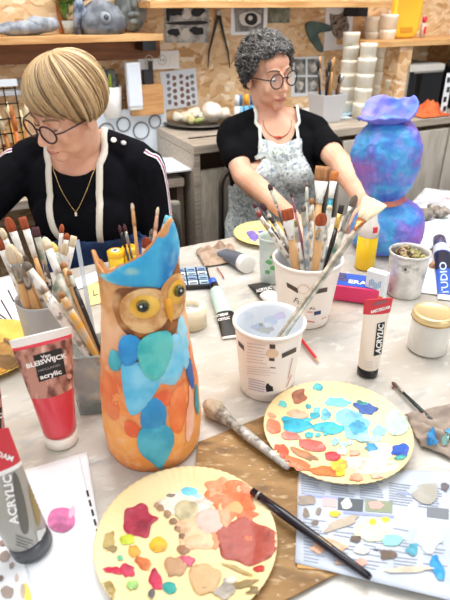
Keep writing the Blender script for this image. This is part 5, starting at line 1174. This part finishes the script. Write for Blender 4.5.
# ================================================================== PEOPLE
def fuse(mb, voxel, it=4, fac=.5):
    me = mb.mesh('tmp'); o = bpy.data.objects.new('tmp', me); C.objects.link(o)
    m = o.modifiers.new('r', 'REMESH'); m.mode = 'VOXEL'; m.voxel_size = voxel
    s = o.modifiers.new('s', 'SMOOTH'); s.factor = fac; s.iterations = it
    dg = bpy.context.evaluated_depsgraph_get(); r = bpy.data.meshes.new_from_object(o.evaluated_get(dg))
    bpy.data.objects.remove(o); bpy.data.meshes.remove(me); r.polygons.foreach_set('use_smooth', [True]*len(r.polygons)); return r
def trim(me, fn):
    bm = bmesh.new(); bm.from_mesh(me); bmesh.ops.delete(bm, geom=[f for f in bm.faces if fn(f.calc_center_median(), f.normal)], context='FACES')
    bmesh.ops.delete(bm, geom=[v for v in bm.verts if not v.link_faces], context='VERTS')
    for _ in range(3):
        mv = {}
        for v in bm.verts:
            if any(e.is_boundary for e in v.link_edges):
                nb = [e.other_vert(v).co for e in v.link_edges if e.is_boundary]
                if len(nb) >= 2: mv[v] = v.co*.4+sum(nb, V())/len(nb)*.6
        for v, c in mv.items(): v.co = c
    bm.to_mesh(me); bm.free(); me.polygons.foreach_set('use_smooth', [True]*len(me.polygons)); return me
def link(name, me, m, parent, loc):
    o = bpy.data.objects.new(name, me); me.name = name; C.objects.link(o); o.parent = parent; me.transform(Matrix.Translation(-loc))
    me.materials.clear()
    for k in (m if isinstance(m, (list, tuple)) else [m]): me.materials.append(k)
    return o
class Body(MB):
    """adds rounded solids given in a frame M, grown by g"""
    def __init__(s, g=0): super().__init__(); s.g = g
    def e(s, M, c, r, rot=None):
        R = M.to_3x3() @ (rot if rot else Matrix.Identity(3)); s.ell(M @ V(c), tuple(x+s.g for x in r), 20, R)
    def t(s, M, pts, rad, flat=None, n=14):
        P = [M @ V(p) for p in pts]; rad = [r+s.g for r in rad]
        d0 = (P[0]-P[1]).normalized(); d1 = (P[-1]-P[-2]).normalized()
        P2 = [P[0]+d0*rad[0]*.8, P[0]+d0*rad[0]*.5]+P+[P[-1]+d1*rad[-1]*.5, P[-1]+d1*rad[-1]*.8]
        s.tube(P2, [rad[0]*.45, rad[0]*.85]+rad+[rad[-1]*.85, rad[-1]*.45], n, flat)
    def torso(s, M, rings):
        rg = []
        for z, a, b, y in rings:
            rg.append([M @ V(((a+s.g)*math.copysign(abs(math.cos(q))**.85, math.cos(q)), y+(b+s.g)*math.copysign(abs(math.sin(q))**.9, math.sin(q)), z)) for q in [2*PI*j/28 for j in range(28)]])
        s.loft(rg)
I4 = Matrix.Identity(4)
def head(b, H, smile=0):
    b.e(H, (0, .020, .040), (.074, .094, .084)); b.e(H, (0, -.022, -.030), (.059, .063, .083)); b.e(H, (0, -.016, -.060), (.052, .060, .054))
    b.e(H, (0, -.060, -.098), (.026, .022, .020)); b.e(H, (0, -.055, .045), (.052, .030, .034))
    for s in (-1, 1):
        b.e(H, (s*.034, -.058, -.034), (.024, .018, .024)); b.e(H, (s*.036, -.030, -.072), (.018, .032, .022))
        b.e(H, (s*.075, .014, -.012), (.008, .018, .030)); b.e(H, (s*.031, -.0685, .006), (.0150, .0130, .0130))
        b.t(H, [(s*.012, -.084, .022), (s*.03, -.081, .026), (s*.048, -.068, .022)], [.0055, .0065, .005])
        b.e(H, (s*.0115, -.094, -.041), (.0075, .010, .0065))
    b.t(H, [(0, -.083, .012), (0, -.094, -.012), (0, -.105, -.036)], [.0065, .0080, .0105]); b.e(H, (0, -.104, -.040), (.0085, .009, .008))
    w = .021+.004*smile
    b.t(H, [(-w, -.077, -.070+.004*smile), (-.010, -.088, -.0675), (0, -.0895, -.0685), (.010, -.088, -.0675), (w, -.077, -.070+.004*smile)], [.003, .0048, .0048, .0048, .003])
    b.t(H, [(-w*.9, -.076, -.073+.003*smile), (-.009, -.086, -.0775), (.009, -.086, -.0775), (w*.9, -.076, -.073+.003*smile)], [.003, .0055, .0055, .003])
def hand(b, wrist, d, n, side, curl=.5, spread=1, s=1):
    """wrist point, pointing direction, back-of-hand normal, side the thumb is on (+1 = d x n)"""
    d = V(d).normalized(); n = (V(n)-d*V(n).dot(d)).normalized(); x = d.cross(n)*side
    M = Matrix(((x.x, d.x, n.x, wrist.x), (x.y, d.y, n.y, wrist.y), (x.z, d.z, n.z, wrist.z), (0, 0, 0, 1)))
    b.e(M, (0, .048*s, 0), (.037*s, .048*s, .0145*s)); b.e(M, (.018*s, .035*s, -.006), (.02*s, .03*s, .013*s)); b.t(M, [(0, -.03, 0), (0, .02, 0)], [.025, .024], .75)
    for k, (ox, ln, r) in enumerate(((.027, .066, .0085), (.009, .074, .0088), (-.010, .069, .0084), (-.027, .054, .0075))):
        p = V((ox*s, .080*s-.006*abs(k-1.3), 0)); a = 0; pts = [p-V((0, .02, 0)), p.copy()]; az = ox*4*spread
        for f, c in ((.45, .5), (.32, .9), (.25, .7)):
            a += curl*c; p = p+V((math.sin(az)*math.cos(a), math.cos(az)*math.cos(a), -math.sin(a)))*ln*s*f; pts.append(p.copy())
        b.t(M, pts, [r*s, r*s*1.02, r*s*.98, r*s*.88, r*s*.74], n=10)
    b.t(M, [(.020*s, .020*s, -.004), (.042*s, .045*s, -.012), (.054*s, .068*s, -.020), (.056*s, .090*s, -.030)], [.012*s, .0115*s, .0098*s, .0078*s], n=10)
def ribbon(tree, pts, w, off, M=None, samples=30, lat=0, tubes=False, th=.0012):
    """strip lying on a body surface along nearest points of a path"""
    P = [V(p) for p in pts]; out = []
    for k in range(samples+1):
        t = k/samples*(len(P)-1); i = min(int(t), len(P)-2); f = t-i
        p0 = P[max(i-1, 0)]; p1 = P[i]; p2 = P[i+1]; p3 = P[min(i+2, len(P)-1)]
        q = .5*((2*p1)+(p2-p0)*f+(2*p0-5*p1+4*p2-p3)*f*f+(3*p1-p0-3*p2+p3)*f**3)
        l, nn, _, _ = tree.find_nearest(q); out.append((l, nn))
    b = MB(); rows = []
    for k, (l, nn) in enumerate(out):
        tg = (out[min(k+1, samples)][0]-out[max(k-1, 0)][0]).normalized(); sd = tg.cross(nn).normalized()
        rows.append([l+nn*off+sd*(lat-w/2), l+nn*(off+th)+sd*(lat-w/2), l+nn*(off+th)+sd*(lat+w/2), l+nn*off+sd*(lat+w/2)])
    b.loft(rows); return b, [l+nn*off for l, nn in out]
def treeof(me): return BVHTree.FromPolygons([v.co for v in me.vertices], [tuple(p.vertices) for p in me.polygons])
def shift(b, loc): b.v = [p-loc for p in b.v]; return b
def face_parts(o, H, loc, iris, look=0, brow='6a5040'):
    dy = .0065 if look else 0
    Hm = Matrix.Translation(-loc) @ H
    for s in (-1, 1):
        e = MB().ell((0, 0, 0), .0118, 20).build('eye', mat('eye white', 'ece6e0', .2), o, True); e.matrix_basis = Hm @ Matrix.Translation((s*.031, -.0708+dy, -.0010))
        i = MB().ell((0, -.0098, -.0030), (.0052, .0026, .0052), 14).build('iris', mat('iris '+iris, iris, .15), e, True)
        MB().tube([Hm @ V((s*x, y, z)) for x, y, z in ((.019, -.0795, -.003), (.026, -.0835, -.0035), (.033, -.0835, -.0035), (.0435, -.076, -.001))], [.0008, .0016, .0016, .0008], 6).build('eyelashes', mat('dark lashes', '2e2320', .6), o, True)
        MB().tube([Hm @ V((s*x, y, z)) for x, y, z in ((.013, -.091, .024), (.028, -.0895, .031), (.045, -.0765, .029), (.052, -.068, .023))], [.0022, .0028, .0022, .0010], 8, flat=.5).build('eyebrow', mat('brow '+brow, brow, .8), o, True)
def glasses(o, H, loc, m, r=.0225, rx=1.0, th=.0017, sides=True):
    Hm = Matrix.Translation(-loc) @ H; g = MB(); yc = -.104
    for s in (-1, 1):
        pts = [Hm @ V((s*(.033+r*rx*math.cos(a)), yc+.25*abs(r*math.cos(a)+.0)*(1 if math.cos(a) > 0 else 0), -.003+r*math.sin(a))) for a in [2*PI*k/28 for k in range(29)]]
        g.tube(pts, th, 8)
        g.tube([Hm @ V(p) for p in ((s*(.033+r*rx), yc+.006, .004), (s*.072, -.085, .006), (s*.083, -.03, .006), (s*.083, .01, .003), (s*.080, .03, -.012))], th*.85, 8)
    g.tube([Hm @ V(p) for p in ((-.0115, yc, .003), (0, yc-.003, .007), (.0115, yc, .003))], th, 8)
    f = g.build('glasses', m, o, True)
    for s in (-1, 1):
        l = MB(); l.add([Hm @ V((s*.033, yc+.001, -.003))]+[Hm @ V((s*(.033+r*.96*rx*math.cos(a)), yc+.002+.25*max(0, r*math.cos(a)), -.003+r*.96*math.sin(a))) for a in [2*PI*k/24 for k in range(24)]], [(0, k+1, (k+1) % 24+1) for k in range(24)])
        l.build('lens', mat('clear lens', 'f4f4f4', .05, alpha=.12), f)
SKIN = lambda n, c, c2: mat(n, c, .5, col2=c2, scale=14, extra=[('n', 'd8957c', 9, .62, .85)], spec=.35)
# ------------------------------------------------------------------ curly haired woman
rn = random.Random(42)
W2 = V((.165, 1.895, 0)); T2 = Matrix.Translation(W2) @ Matrix.Rotation(math.radians(6), 4, 'Z') @ Matrix.Translation((0, 0, .46)) @ Matrix.Rotation(math.radians(3), 4, 'X') @ Matrix.Translation((0, 0, -.46))
hc = PY(268, 74, 1.865)
H2 = Matrix.Translation(hc) @ Matrix.Rotation(math.radians(31), 4, 'Z') @ Matrix.Rotation(math.radians(-7), 4, 'Y') @ Matrix.Rotation(math.radians(4), 4, 'X') @ Matrix.Scale(.88, 4)
RINGS = [(.46, .165, .125, .01), (.52, .178, .132, .01), (.60, .168, .122, 0), (.68, .142, .105, -.005), (.76, .143, .105, -.01), (.85, .152, .108, -.012), (.91, .150, .098, -.006), (.955, .132, .080, .0), (.985, .095, .062, .005), (1.005, .06, .05, .01)]
def chest(b, M, k=1):
    b.torso(M, RINGS)
    for s in (-1, 1):
        b.e(M, (s*.062, -.092, .835), (.058, .044, .055)); b.e(M, (s*.142, 0, .945), (.048, .048, .046)); b.t(M, [(s*.04, .01, 1.0), (s*.10, .01, .975), (s*.145, .005, .955)], [.035, .038, .042])
shR, shL = T2 @ V((-.148, 0, .935)), T2 @ V((.150, 0, .935))
elR, wrR = PY(243, 176, 1.73), PY(292, 217, 1.475); elL, wrL = PY(341, 164, 1.70), PY(366, 205, 1.50)
wrR.z = max(wrR.z, .785); 
def arms2(b, sleeves=False):
    for sh, el, wr in ((shR, elR, wrR), (shL, elL, wrL)):
        if sleeves: b.t(I4, [sh, sh.lerp(el, .25), sh.lerp(el, .5)], [.046, .044, .045])
        else:
            b.t(I4, [sh, sh.lerp(el, .35), sh.lerp(el, .75), el], [.044, .042, .037, .036]); b.t(I4, [el, el.lerp(wr, .3), el.lerp(wr, .7), wr], [.036, .037, .029, .024])
b = Body(0); head(b, H2, 1); nb = T2 @ V((0, .01, .98)); b.t(I4, [H2 @ V((0, .022, -.055)), (H2 @ V((0, .03, -.10))).lerp(nb, .4), nb], [.050, .047, .055])
chest(b, T2); arms2(b)
hand(b, wrR, PY(312, 238, 1.375)-wrR, V((-.3, -.3, 1)), 1, .55); hand(b, wrL, V((-.22, -.22, -.40)), V((.6, -.5, .3)), -1, .6)
me = fuse(b, .0036, 6)
woman = thing('person', 'woman with short curly grey hair, round glasses and a speckled apron behind the far table', 'person', W2)
SK2 = SKIN('warm skin', 'dfa68a', 'e8b79c'); LIP = mat('lip tone', 'c07868', .4)
bo = link('body', me, [SK2, LIP], woman, W2)
Hi = (Matrix.Translation(-W2) @ H2).inverted()
def lips(me, Hi):
    mi = [0]*len(me.polygons)
    for i, p in enumerate(me.polygons):
        c = Hi @ p.center
        if abs(c.x) < .025 and -.0825 < c.z < -.0635 and c.y < -.078 and abs(c.z+.0725) < .0072*(1-(c.x/.024)**2): mi[i] = 1
    me.polygons.foreach_set('material_index', mi)
lips(me, Hi)
face_parts(woman, H2, W2, '4a3a2c', brow='6a5a50'); glasses(woman, H2, W2, mat('tortoise frame', '221412', .25), r=.0245, th=.0021)
MB().tube([Matrix.Translation(-W2) @ H2 @ V(p) for p in ((-.024, -.0785, -.0695), (-.01, -.0905, -.0735), (.01, -.0905, -.0735), (.024, -.0785, -.0695))], .0008, 6).build('mouth_line', mat('mouth line', '8a443c', .6), woman, True)
# shirt
b = Body(.007); chest(b, T2); arms2(b, True); ms = fuse(b, .005, 4)
T2i = T2.inverted()
def cut2(c, n):
    q = T2i @ c
    return ((q.x/.062)**2+((q.z-1.0)/.066)**2 < 1 and q.y < .03) or (q.z > .985 and abs(q.x) < .07) or q.z < .50 or any((c-sh).dot((el-sh).normalized()) > .125 and (c-sh.lerp(el, .5)).length < .09 for sh, el in ((shR, elR), (shL, elL)))
ms = trim(ms, cut2); tree2 = treeof(ms)
BT = mat('black jersey', '08080b', .9, col2='0e0e12', scale=30, spec=.12)
ap = ms.copy()
so = link('shirt', ms, BT, woman, W2); sd = so.modifiers.new('solid', 'SOLIDIFY'); sd.thickness = .0025; sd.offset = -1
# apron : a cloth hanging on the front of the shirt
def apron_keep(c, n):
    q = T2i @ c; w = .070 if q.z > .91 else .070+(.91-q.z)*.58
    return not (q.y < -.012 and q.z < .938+.012*abs(q.x)/.07 and abs(q.x) < min(w, .165) and n.y < .2)
ap = trim(ap, apron_keep); 
for v in ap.vertices: v.co += v.normal*.006
APM = mat('speckled apron cloth', 'cdd6d4', .8, col2='a3b0b4', scale=46, lo=.42, hi=.58, extra=[('n', 'dfe5e2', 90, .5, .6), ('n', '5a6a88', 120, .6, .68), ('n', 'c8d84a', 18, .70, .76), ('n', 'c23a6a', 24, .72, .76), ('n', '6a8a50', 60, .66, .74)])
ao = link('apron', ap, APM, woman, W2); sd = ao.modifiers.new('solid', 'SOLIDIFY'); sd.thickness = .002; sd.offset = 1
# apron skirt over the lap
STR = mat('apron strap cloth', 'dfe4dc', .8)
for s in (-1, 1):
    rb, _ = ribbon(tree2, [T2 @ V(p) for p in ((s*.064, -.12, .935), (s*.064, -.09, .965), (s*.060, -.05, .995), (s*.052, .01, 1.02))], .010, .006); shift(rb, W2).build('apron_strap', STR, woman, True)
# necklace
treeb = treeof(me); NK = []
for k in range(21):
    a = -1.6+3.2*k/20; q = T2 @ V((.052*math.sin(a), -.045-.05*math.cos(a)*1.0, 1.012-.045*math.cos(a))) - W2; l, nn, _, _ = treeb.find_nearest(q); NK.append(l+nn*.002)
nk = MB().tube(NK, .0011, 6).build('necklace', mat('amber cord', '8a4a2c', .4), woman, True)
for k, r in ((8, .003), (9, .0045), (10, .006), (11, .0045), (12, .003)):
    MB().ell(NK[k], (r, r, r*.8), 10).build('bead', plain('c8452a', .3), nk, True)
# trousers and shoes
b = Body(0)
for s in (-1, 1):
    hp = T2 @ V((s*.09, -.02, .52)); kn = T2 @ V((s*.11, -.40, .53)); ft = T2 @ V((s*.11, -.38, .10)); b.t(I4, [hp, hp.lerp(kn, .5), kn], [.085, .075, .06]); b.t(I4, [kn, kn.lerp(ft, .4), ft], [.058, .055, .042])
b.torso(T2, [(.45, .17, .13, .01), (.50, .18, .14, .01), (.56, .17, .13, 0)])
mt = fuse(b, .009, 4); link('trousers', mt, mat('dark trousers', '20222c', .8), woman, W2)
for s in (-1, 1):
    b = Body(0); b.t(T2, [(s*.11, -.36, .05), (s*.11, -.42, .045), (s*.115, -.52, .035)], [.042, .04, .032]); link('shoe', fuse(b, .008, 3), BLACK, woman, W2)
# curly hair
def hairpt(H, az, t, hem, c=(0, .018, .036), R=(.083, .104, .096), g=0):
    pol = hem(az)*t; x = math.sin(pol)*math.sin(az); y = -math.sin(pol)*math.cos(az); z = math.cos(pol)
    tp = V((0, .25, 1)).normalized()
    p = V((c[0]+(R[0]+g)*x, c[1]+(R[1]+g)*y, c[2]+(R[2]+g)*z)); return H @ p
def hem2(az):
    a = abs((az+PI) % (2*PI)-PI)            # 0 = front, pi = back
    return lin([(0, 1.0), (.5, 1.08), (.9, 1.2), (1.25, 1.8), (1.7, 2.2), (2.2, 2.45), (PI, 2.5)], a)
HL2 = Matrix.Translation(-W2) @ H2; b = MB()
b.grid(lambda u, v: hairpt(HL2, u*2*PI, max(.02, v), hem2), 72, 22); b.warp(.004, 60)
cap_ = b.build('hair', mat('grey hair base', '3a3635', .8, col2='6c6866', scale=60), woman, True, solid=.006)
b = MB()
for k in range(1500):
    az = rn.uniform(-PI, PI); t = math.sqrt(rn.uniform(.0, 1.0)); p = hairpt(HL2, az, t, hem2, g=rn.uniform(.0, .014))
    cen = HL2 @ V((0, .018, .036)); nrm = (p-cen).normalized(); tg = nrm.cross(V((rn.uniform(-1, 1), rn.uniform(-1, 1), rn.uniform(-1, 1)))).normalized(); bt2 = nrm.cross(tg)
    r = rn.uniform(.005, .010); pts = []; turns = rn.uniform(.7, 1.4)
    for j in range(8):
        a = 2*PI*turns*j/7; pts.append(p+tg*(r*math.cos(a))+bt2*(r*math.sin(a))*.8+nrm*(r*.8*math.sin(a+1))+tg*(j*.0012))
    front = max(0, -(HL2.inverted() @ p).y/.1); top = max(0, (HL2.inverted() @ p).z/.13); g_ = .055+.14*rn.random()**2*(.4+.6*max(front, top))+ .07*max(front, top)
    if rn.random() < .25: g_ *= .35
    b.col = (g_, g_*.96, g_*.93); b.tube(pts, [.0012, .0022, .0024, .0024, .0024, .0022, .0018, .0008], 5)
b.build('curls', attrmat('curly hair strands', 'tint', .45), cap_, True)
# chair of the curly haired woman
ch = thing('chair', 'chair with bent dark metal tube back that the curly haired woman sits on', 'chair', W2+V((0, 0, 0)), math.radians(6))
TUB = mat('dark bronze tube', '6a5f56', .3, .5)
def arch(w, y, z0, z1, n=12): return [(-w, y, z0), (-w, y, z1-.08)]+[(-w+.07*(1-math.cos(k/n*PI/2)), y, z1-.08+.08*math.sin(k/n*PI/2)) for k in range(1, n+1)]+[(w-.07*(1-math.cos(k/n*PI/2)), y, z1-.08+.08*math.sin(k/n*PI/2)) for k in range(n, -1, -1)]+[(w, y, z0)]
MB().tube(arch(.175, .055, .02, .815), .010, 10).build('back_frame', TUB, ch, True)
MB().box((0, 0, .435), (.42, .40, .03)).build('seat', mat('brown seat', '6d4f38', .5), ch, bevel=.006)
MB().box((0, .10, .66), (.26, .012, .12)).build('backrest', mat('brown seat', '6d4f38', .5), ch, bevel=.004)
for s in (-1, 1): MB().tube([(s*.20, -.19, .42), (s*.21, -.21, .005)], .010, 10).build('leg', TUB, ch, True)
# ------------------------------------------------------------------ blonde woman
W1 = V((-.375, 1.50, 0)); LEAN = math.radians(9); T1 = Matrix.Translation(W1) @ Matrix.Rotation(math.radians(-2), 4, 'Z') @ Matrix.Translation((0, 0, .46)) @ Matrix.Rotation(LEAN, 4, 'X') @ Matrix.Translation((0, 0, -.435))
hc = PY(66, 112, 1.315)
H1 = Matrix.Translation(hc) @ Matrix.Rotation(math.radians(-32), 4, 'Z') @ Matrix.Rotation(math.radians(9), 4, 'Y') @ Matrix.Rotation(math.radians(19), 4, 'X') @ Matrix.Scale(.87, 4)
sR1, sL1 = T1 @ V((-.165, 0, .935)), T1 @ V((.165, 0, .935))
eR1, wR1 = V((-.70, 1.24, .80)), V((-.66, 1.03, .785)); eL1 = PY(158, 240, 1.40); wL1 = V((-.25, 1.33, .68))
def arms1(b, full=True):
    for sh, el, wr, k in ((sR1, eR1, wR1, 0), (sL1, eL1, wL1, 1)):
        b.t(I4, [sh, sh.lerp(el, .35), sh.lerp(el, .75), el], [.048, .046, .042, .040]); b.t(I4, [el, el.lerp(wr, .3), el.lerp(wr, .8), wr], [.040, .038, .032, .028])
b = Body(0); head(b, H1, 0); nb = T1 @ V((0, .0, .98)); b.t(I4, [H1 @ V((0, .022, -.055)), (H1 @ V((0, .035, -.10))).lerp(nb, .4), nb], [.050, .048, .056]); chest(b, T1); arms1(b)
hand(b, wR1, V((.25, -1, 0)), V((0, 0, 1)), -1, .4); hand(b, wL1, V((-1, -.3, -.2)), V((0, -.3, 1)), 1, .4)
me = fuse(b, .0036, 6)
lady = thing('person', 'woman with blonde bob, dark glasses and black sweater looking down at left', 'person', W1)
SK1 = SKIN('rosy skin', 'dca488', 'e6b49a'); link('body', me, [SK1, mat('pale lip tone', 'c07c70', .4)], lady, W1); lips(me, (Matrix.Translation(-W1) @ H1).inverted())
face_parts(lady, H1, W1, '4f5a5a', 1, brow='8a6a4a'); glasses(lady, H1, W1, mat('dark red brown frame', '3c2024', .25), r=.0235, rx=1.12, th=.0022)
MB().tube([Matrix.Translation(-W1) @ H1 @ V(p) for p in ((-.022, -.0785, -.073), (-.01, -.0900, -.0728), (.01, -.0900, -.0728), (.022, -.0785, -.073))], .0008, 6).build('mouth_line', mat('mouth line', '8a443c', .6), lady, True)
b = Body(.008); chest(b, T1); arms1(b); ms = fuse(b, .005, 4); T1i = T1.inverted()
def cut1(c, n):
    q = T1i @ c
    return ((q.x/.075)**2+((q.z-1.0)/.050)**2 < 1 and q.y < .03) or (q.z > .985 and abs(q.x) < .07) or q.z < .50 or (c-wR1).dot((wR1-eR1).normalized()) > -.005 or ((c-wL1).dot((wL1-eL1).normalized()) > -.005 and (c-wL1).length < .07)
ms = trim(ms, cut1); tree1 = treeof(ms); ap = ms.copy()
so = link('sweater', ms, mat('navy black knit', '07070c', .9, col2='0c0c13', scale=30, spec=.12), lady, W1); sd = so.modifiers.new('solid', 'SOLIDIFY'); sd.thickness = .003; sd.offset = -1
def keep1(c, n):
    q = T1i @ c; return not (q.y < -.0 and q.z < .775 and n.y < .3 and abs(q.x) < .16)
ap = trim(ap, keep1)
for v in ap.vertices: v.co += v.normal*.007
ao = link('apron', ap, mat('navy denim apron', '1e3560', .7, col2='2c4a7c', scale=20), lady, W1); sd = ao.modifiers.new('solid', 'SOLIDIFY'); sd.thickness = .002; sd.offset = 1
TAPE = mat('natural apron tape', 'd9d2c6', .8)
for s in (-1, 1):
    rb, _ = ribbon(tree1, [T1 @ V(p) for p in ((s*.050, -.13, .775), (s*.062, -.15, .85), (s*.066, -.12, .92), (s*.064, -.06, .985), (s*.055, .01, 1.03))], .017, .004); shift(rb, W1).build('apron_strap', TAPE, lady, True)
# stripes along shoulder and sleeve
for sh, el, s in ((sR1, eR1, -1), (sL1, eL1, 1)):
    up = V((s*.03, -.015, .03)); path = [sh+V((s*.015, -.035, .06)), sh+V((s*.05, -.03, .035)), sh.lerp(el, .3)+V((s*.07, -.02, .02)), sh.lerp(el, .6)+V((s*.07, -.02, .01)), el+V((s*.06, -.02, .03))]
    for lat, w_, c_ in ((-.005, .004, 'e8e6ea'), (-.001, .003, '28305a'), (.0022, .0032, 'd85a88'), (.0058, .004, 'f0eeee')):
        rb, _ = ribbon(tree1, path, w_, .0015, lat=lat, th=.0012, samples=50); shift(rb, W1).build('sleeve_stripe', plain(c_, .8), lady, True)
for k, (x, c_) in enumerate(((.075, 'e8a8a0'), (.100, 'efeae4'), (.125, 'a9a6a8'))):
    q = T1 @ V((x, -.028, 1.03-k*.002)); l, nn, _, _ = tree1.find_nearest(q); bt_ = MB().lathe([(.0065, 0), (.0075, .0015), (.006, .003), (.001, .0026)], 16).build('button', plain(c_, .2), lady, True); bt_.matrix_basis = frame(l+nn*.001-W1, nn, V((0, 1, .1)))
# gold chain
merged = treeof(me); NK = []
for k in range(41):
    a = -1+2*k/40; q = T1 @ V((.060*a, -.13+.05*a*a, .985-.115*(1-abs(a)**1.25))); l1, n1_, _, d1 = tree1.find_nearest(q); l2, n2_, _, d2 = merged.find_nearest(q-W1)
    NK.append((l1+n1_*.004-W1) if k not in (0, 1, 39, 40) else l2+n2_*.003)
nk = MB().tube(NK, .0009, 5).build('necklace', GOLDM, lady, True); MB().box(NK[20]+V((0, -.002, -.006)), (.005, .003, .009)).build('pendant', mat('pearl pendant', 'e9dcc0', .2), nk)
b = Body(0)
for s in (-1, 1):
    hp = T1 @ V((s*.09, -.02, .50)); kn = V((W1.x+s*.11, 1.10, .53)); ft = V((W1.x+s*.11, 1.14, .10)); b.t(I4, [hp, hp.lerp(kn, .5), kn], [.085, .075, .06]); b.t(I4, [kn, kn.lerp(ft, .4), ft], [.058, .055, .042])
b.torso(Matrix.Translation(W1), [(.45, .17, .13, .01), (.50, .18, .14, .01), (.56, .17, .13, 0)])
link('trousers', fuse(b, .009, 4), mat('dark trousers', '20222c', .8), lady, W1)
for s in (-1, 1):
    b = Body(0); b.t(I4, [(W1.x+s*.11, 1.16, .05), (W1.x+s*.11, 1.10, .045), (W1.x+s*.115, 1.0, .035)], [.042, .04, .032]); link('shoe', fuse(b, .008, 3), BLACK, lady, W1)
# blonde bob made of locks
def hem1(az):
    a = (az+PI) % (2*PI)-PI; k = abs(a)
    return lin([(0, 1.56), (.45, 1.58), (.85, 1.68), (1.15, 1.98), (1.5, 2.2), (2.0, 2.28), (PI, 2.35)], k)+.05*noise.noise(V((az*4, 1, 2)))
HL1 = Matrix.Translation(-W1) @ H1; C1 = (0, .018, .036); R1 = (.084, .107, .099)
CROWN = V((-.30, .12, .95)).normalized()
def lock_pt(az, t, g, hem=hem1):
    """path from the whorl at the back of the crown down to the hem"""
    pol = hem(az); e = V((math.sin(pol)*math.sin(az), -math.sin(pol)*math.cos(az), math.cos(pol)))
    d = CROWN.lerp(e, t); 
    if d.length < .2: d = d+V((0, 0, .25))
    mid = V((math.sin(az)*.5, -math.cos(az)*.5, .8))
    d = (CROWN*(1-t)**2+mid*2*t*(1-t)+e*t*t).normalized()
    vol = .012*math.sin(PI*min(1, t*.92))-.007*max(0, t-.6)**2*6+g
    return HL1 @ V((C1[0]+(R1[0]+vol)*d.x, C1[1]+(R1[1]+vol)*d.y, C1[2]+(R1[2]+vol)*d.z))
b = MB().grid(lambda u, v: lock_pt(u*2*PI, max(.01, v*.97), -.007), 80, 22); b.warp(.002, 40)
hb = b.build('hair', mat('blonde base', '7c5c3a', .6, col2='5c4028', scale=60), lady, True, solid=.002)
b = MB()
for k in range(1500):
    az = rn.uniform(-PI, PI)
    if rn.random() < .4: az = rn.uniform(-1.6, 1.6)
    sw = -.3-1.5*math.exp(-(az/1.4)**2)+.4*noise.noise(V((az*2.5, 3, 1)))+rn.uniform(-.06, .06); te = rn.uniform(.80, 1.07); g0 = .001+.008*rn.random(); t0 = rn.choice([0, 0, rn.uniform(0, .4)])
    pts = [lock_pt(az+sw*(1-t)*1.0+.02*math.sin(t*6+k), t, g0-.004*max(0, t-.85)/.2) for t in [t0+(te-t0)*j/11 for j in range(12)]]
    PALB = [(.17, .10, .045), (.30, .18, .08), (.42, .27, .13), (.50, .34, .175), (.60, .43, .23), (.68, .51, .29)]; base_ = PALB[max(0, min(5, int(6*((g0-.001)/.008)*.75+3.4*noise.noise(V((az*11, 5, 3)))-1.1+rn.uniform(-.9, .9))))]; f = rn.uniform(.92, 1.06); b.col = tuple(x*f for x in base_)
    w_ = rn.uniform(.0009, .0026); cen = HL1 @ V(C1); b.tube(pts, [w_*.5, w_, w_, w_*1.1, w_*1.1, w_*1.1, w_*1.1, w_, w_, w_*.8, w_*.6, w_*.2], 6, flat=.55, ref=(pts[0]-cen).normalized().cross(V((1, 0, 0))))
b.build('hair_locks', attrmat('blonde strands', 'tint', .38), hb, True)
# her chair
ch = thing('chair', 'grey padded chair that the blonde woman sits on', 'chair', W1+V((0, .03, 0)), 0)
GRC = mat('grey taupe pad', '8a8378', .7)
MB().box((0, 0, .435), (.44, .42, .035)).build('seat', GRC, ch, bevel=.008)
b = MB(); b.box((0, .25, .66), (.44, .03, .16)); b.build('backrest', GRC, ch, bevel=.01)
MB().tube(arch(.21, .235, .02, .72), .010, 10).build('back_frame', TUB, ch, True)
for s in (-1, 1): MB().tube([(s*.20, -.19, .42), (s*.21, -.21, .005)], .010, 10).build('leg', TUB, ch, True)
# ================================================================== LIGHT
def area(name, loc, size, power, col=(1, 1, 1), rot=(0, 0, 0), sy=None):
    l = bpy.data.lights.new(name, 'AREA'); l.energy = power; l.color = col; l.shape = 'RECTANGLE'; l.size = size; l.size_y = sy or size
    o = bpy.data.objects.new(name, l); C.objects.link(o); o.location = loc; o.rotation_euler = rot; return o
area('overhead_light', (.2, 1.1, 2.7), 1.6, 34, (1, .99, .97), sy=1.0)
area('overhead_light', (.5, 1.75, 2.5), 2.4, 48, (1, .99, .97), sy=.5)  # added over the back to brighten the board wall and counter
area('overhead_light', (-.6, -.6, 2.7), 1.6, 20, (1, .99, .97), sy=1.0)
area('side_fill_light', (-2.6, .4, 1.8), 1.8, 26, (.93, .97, 1), (0, -math.radians(72), 0))  # cool area light from out of view at left
area('side_fill_light', (2.1, -1.3, 1.5), 1.8, 30, (.97, .98, 1), (math.radians(78), 0, math.radians(34)), sy=1.3)  # added fill from behind the camera, brightens counter fronts and faces
wld = bpy.data.worlds.new('room air'); SC.world = wld; wld.use_nodes = True
bg = wld.node_tree.nodes['Background']; bg.inputs[0].default_value = (.95, .97, 1, 1); bg.inputs[1].default_value = .5
SC.view_settings.view_transform = 'Standard'; SC.view_settings.look = 'None'; SC.view_settings.exposure = -.22; SC.view_settings.gamma = 1; SC.view_settings.use_curve_mapping = False
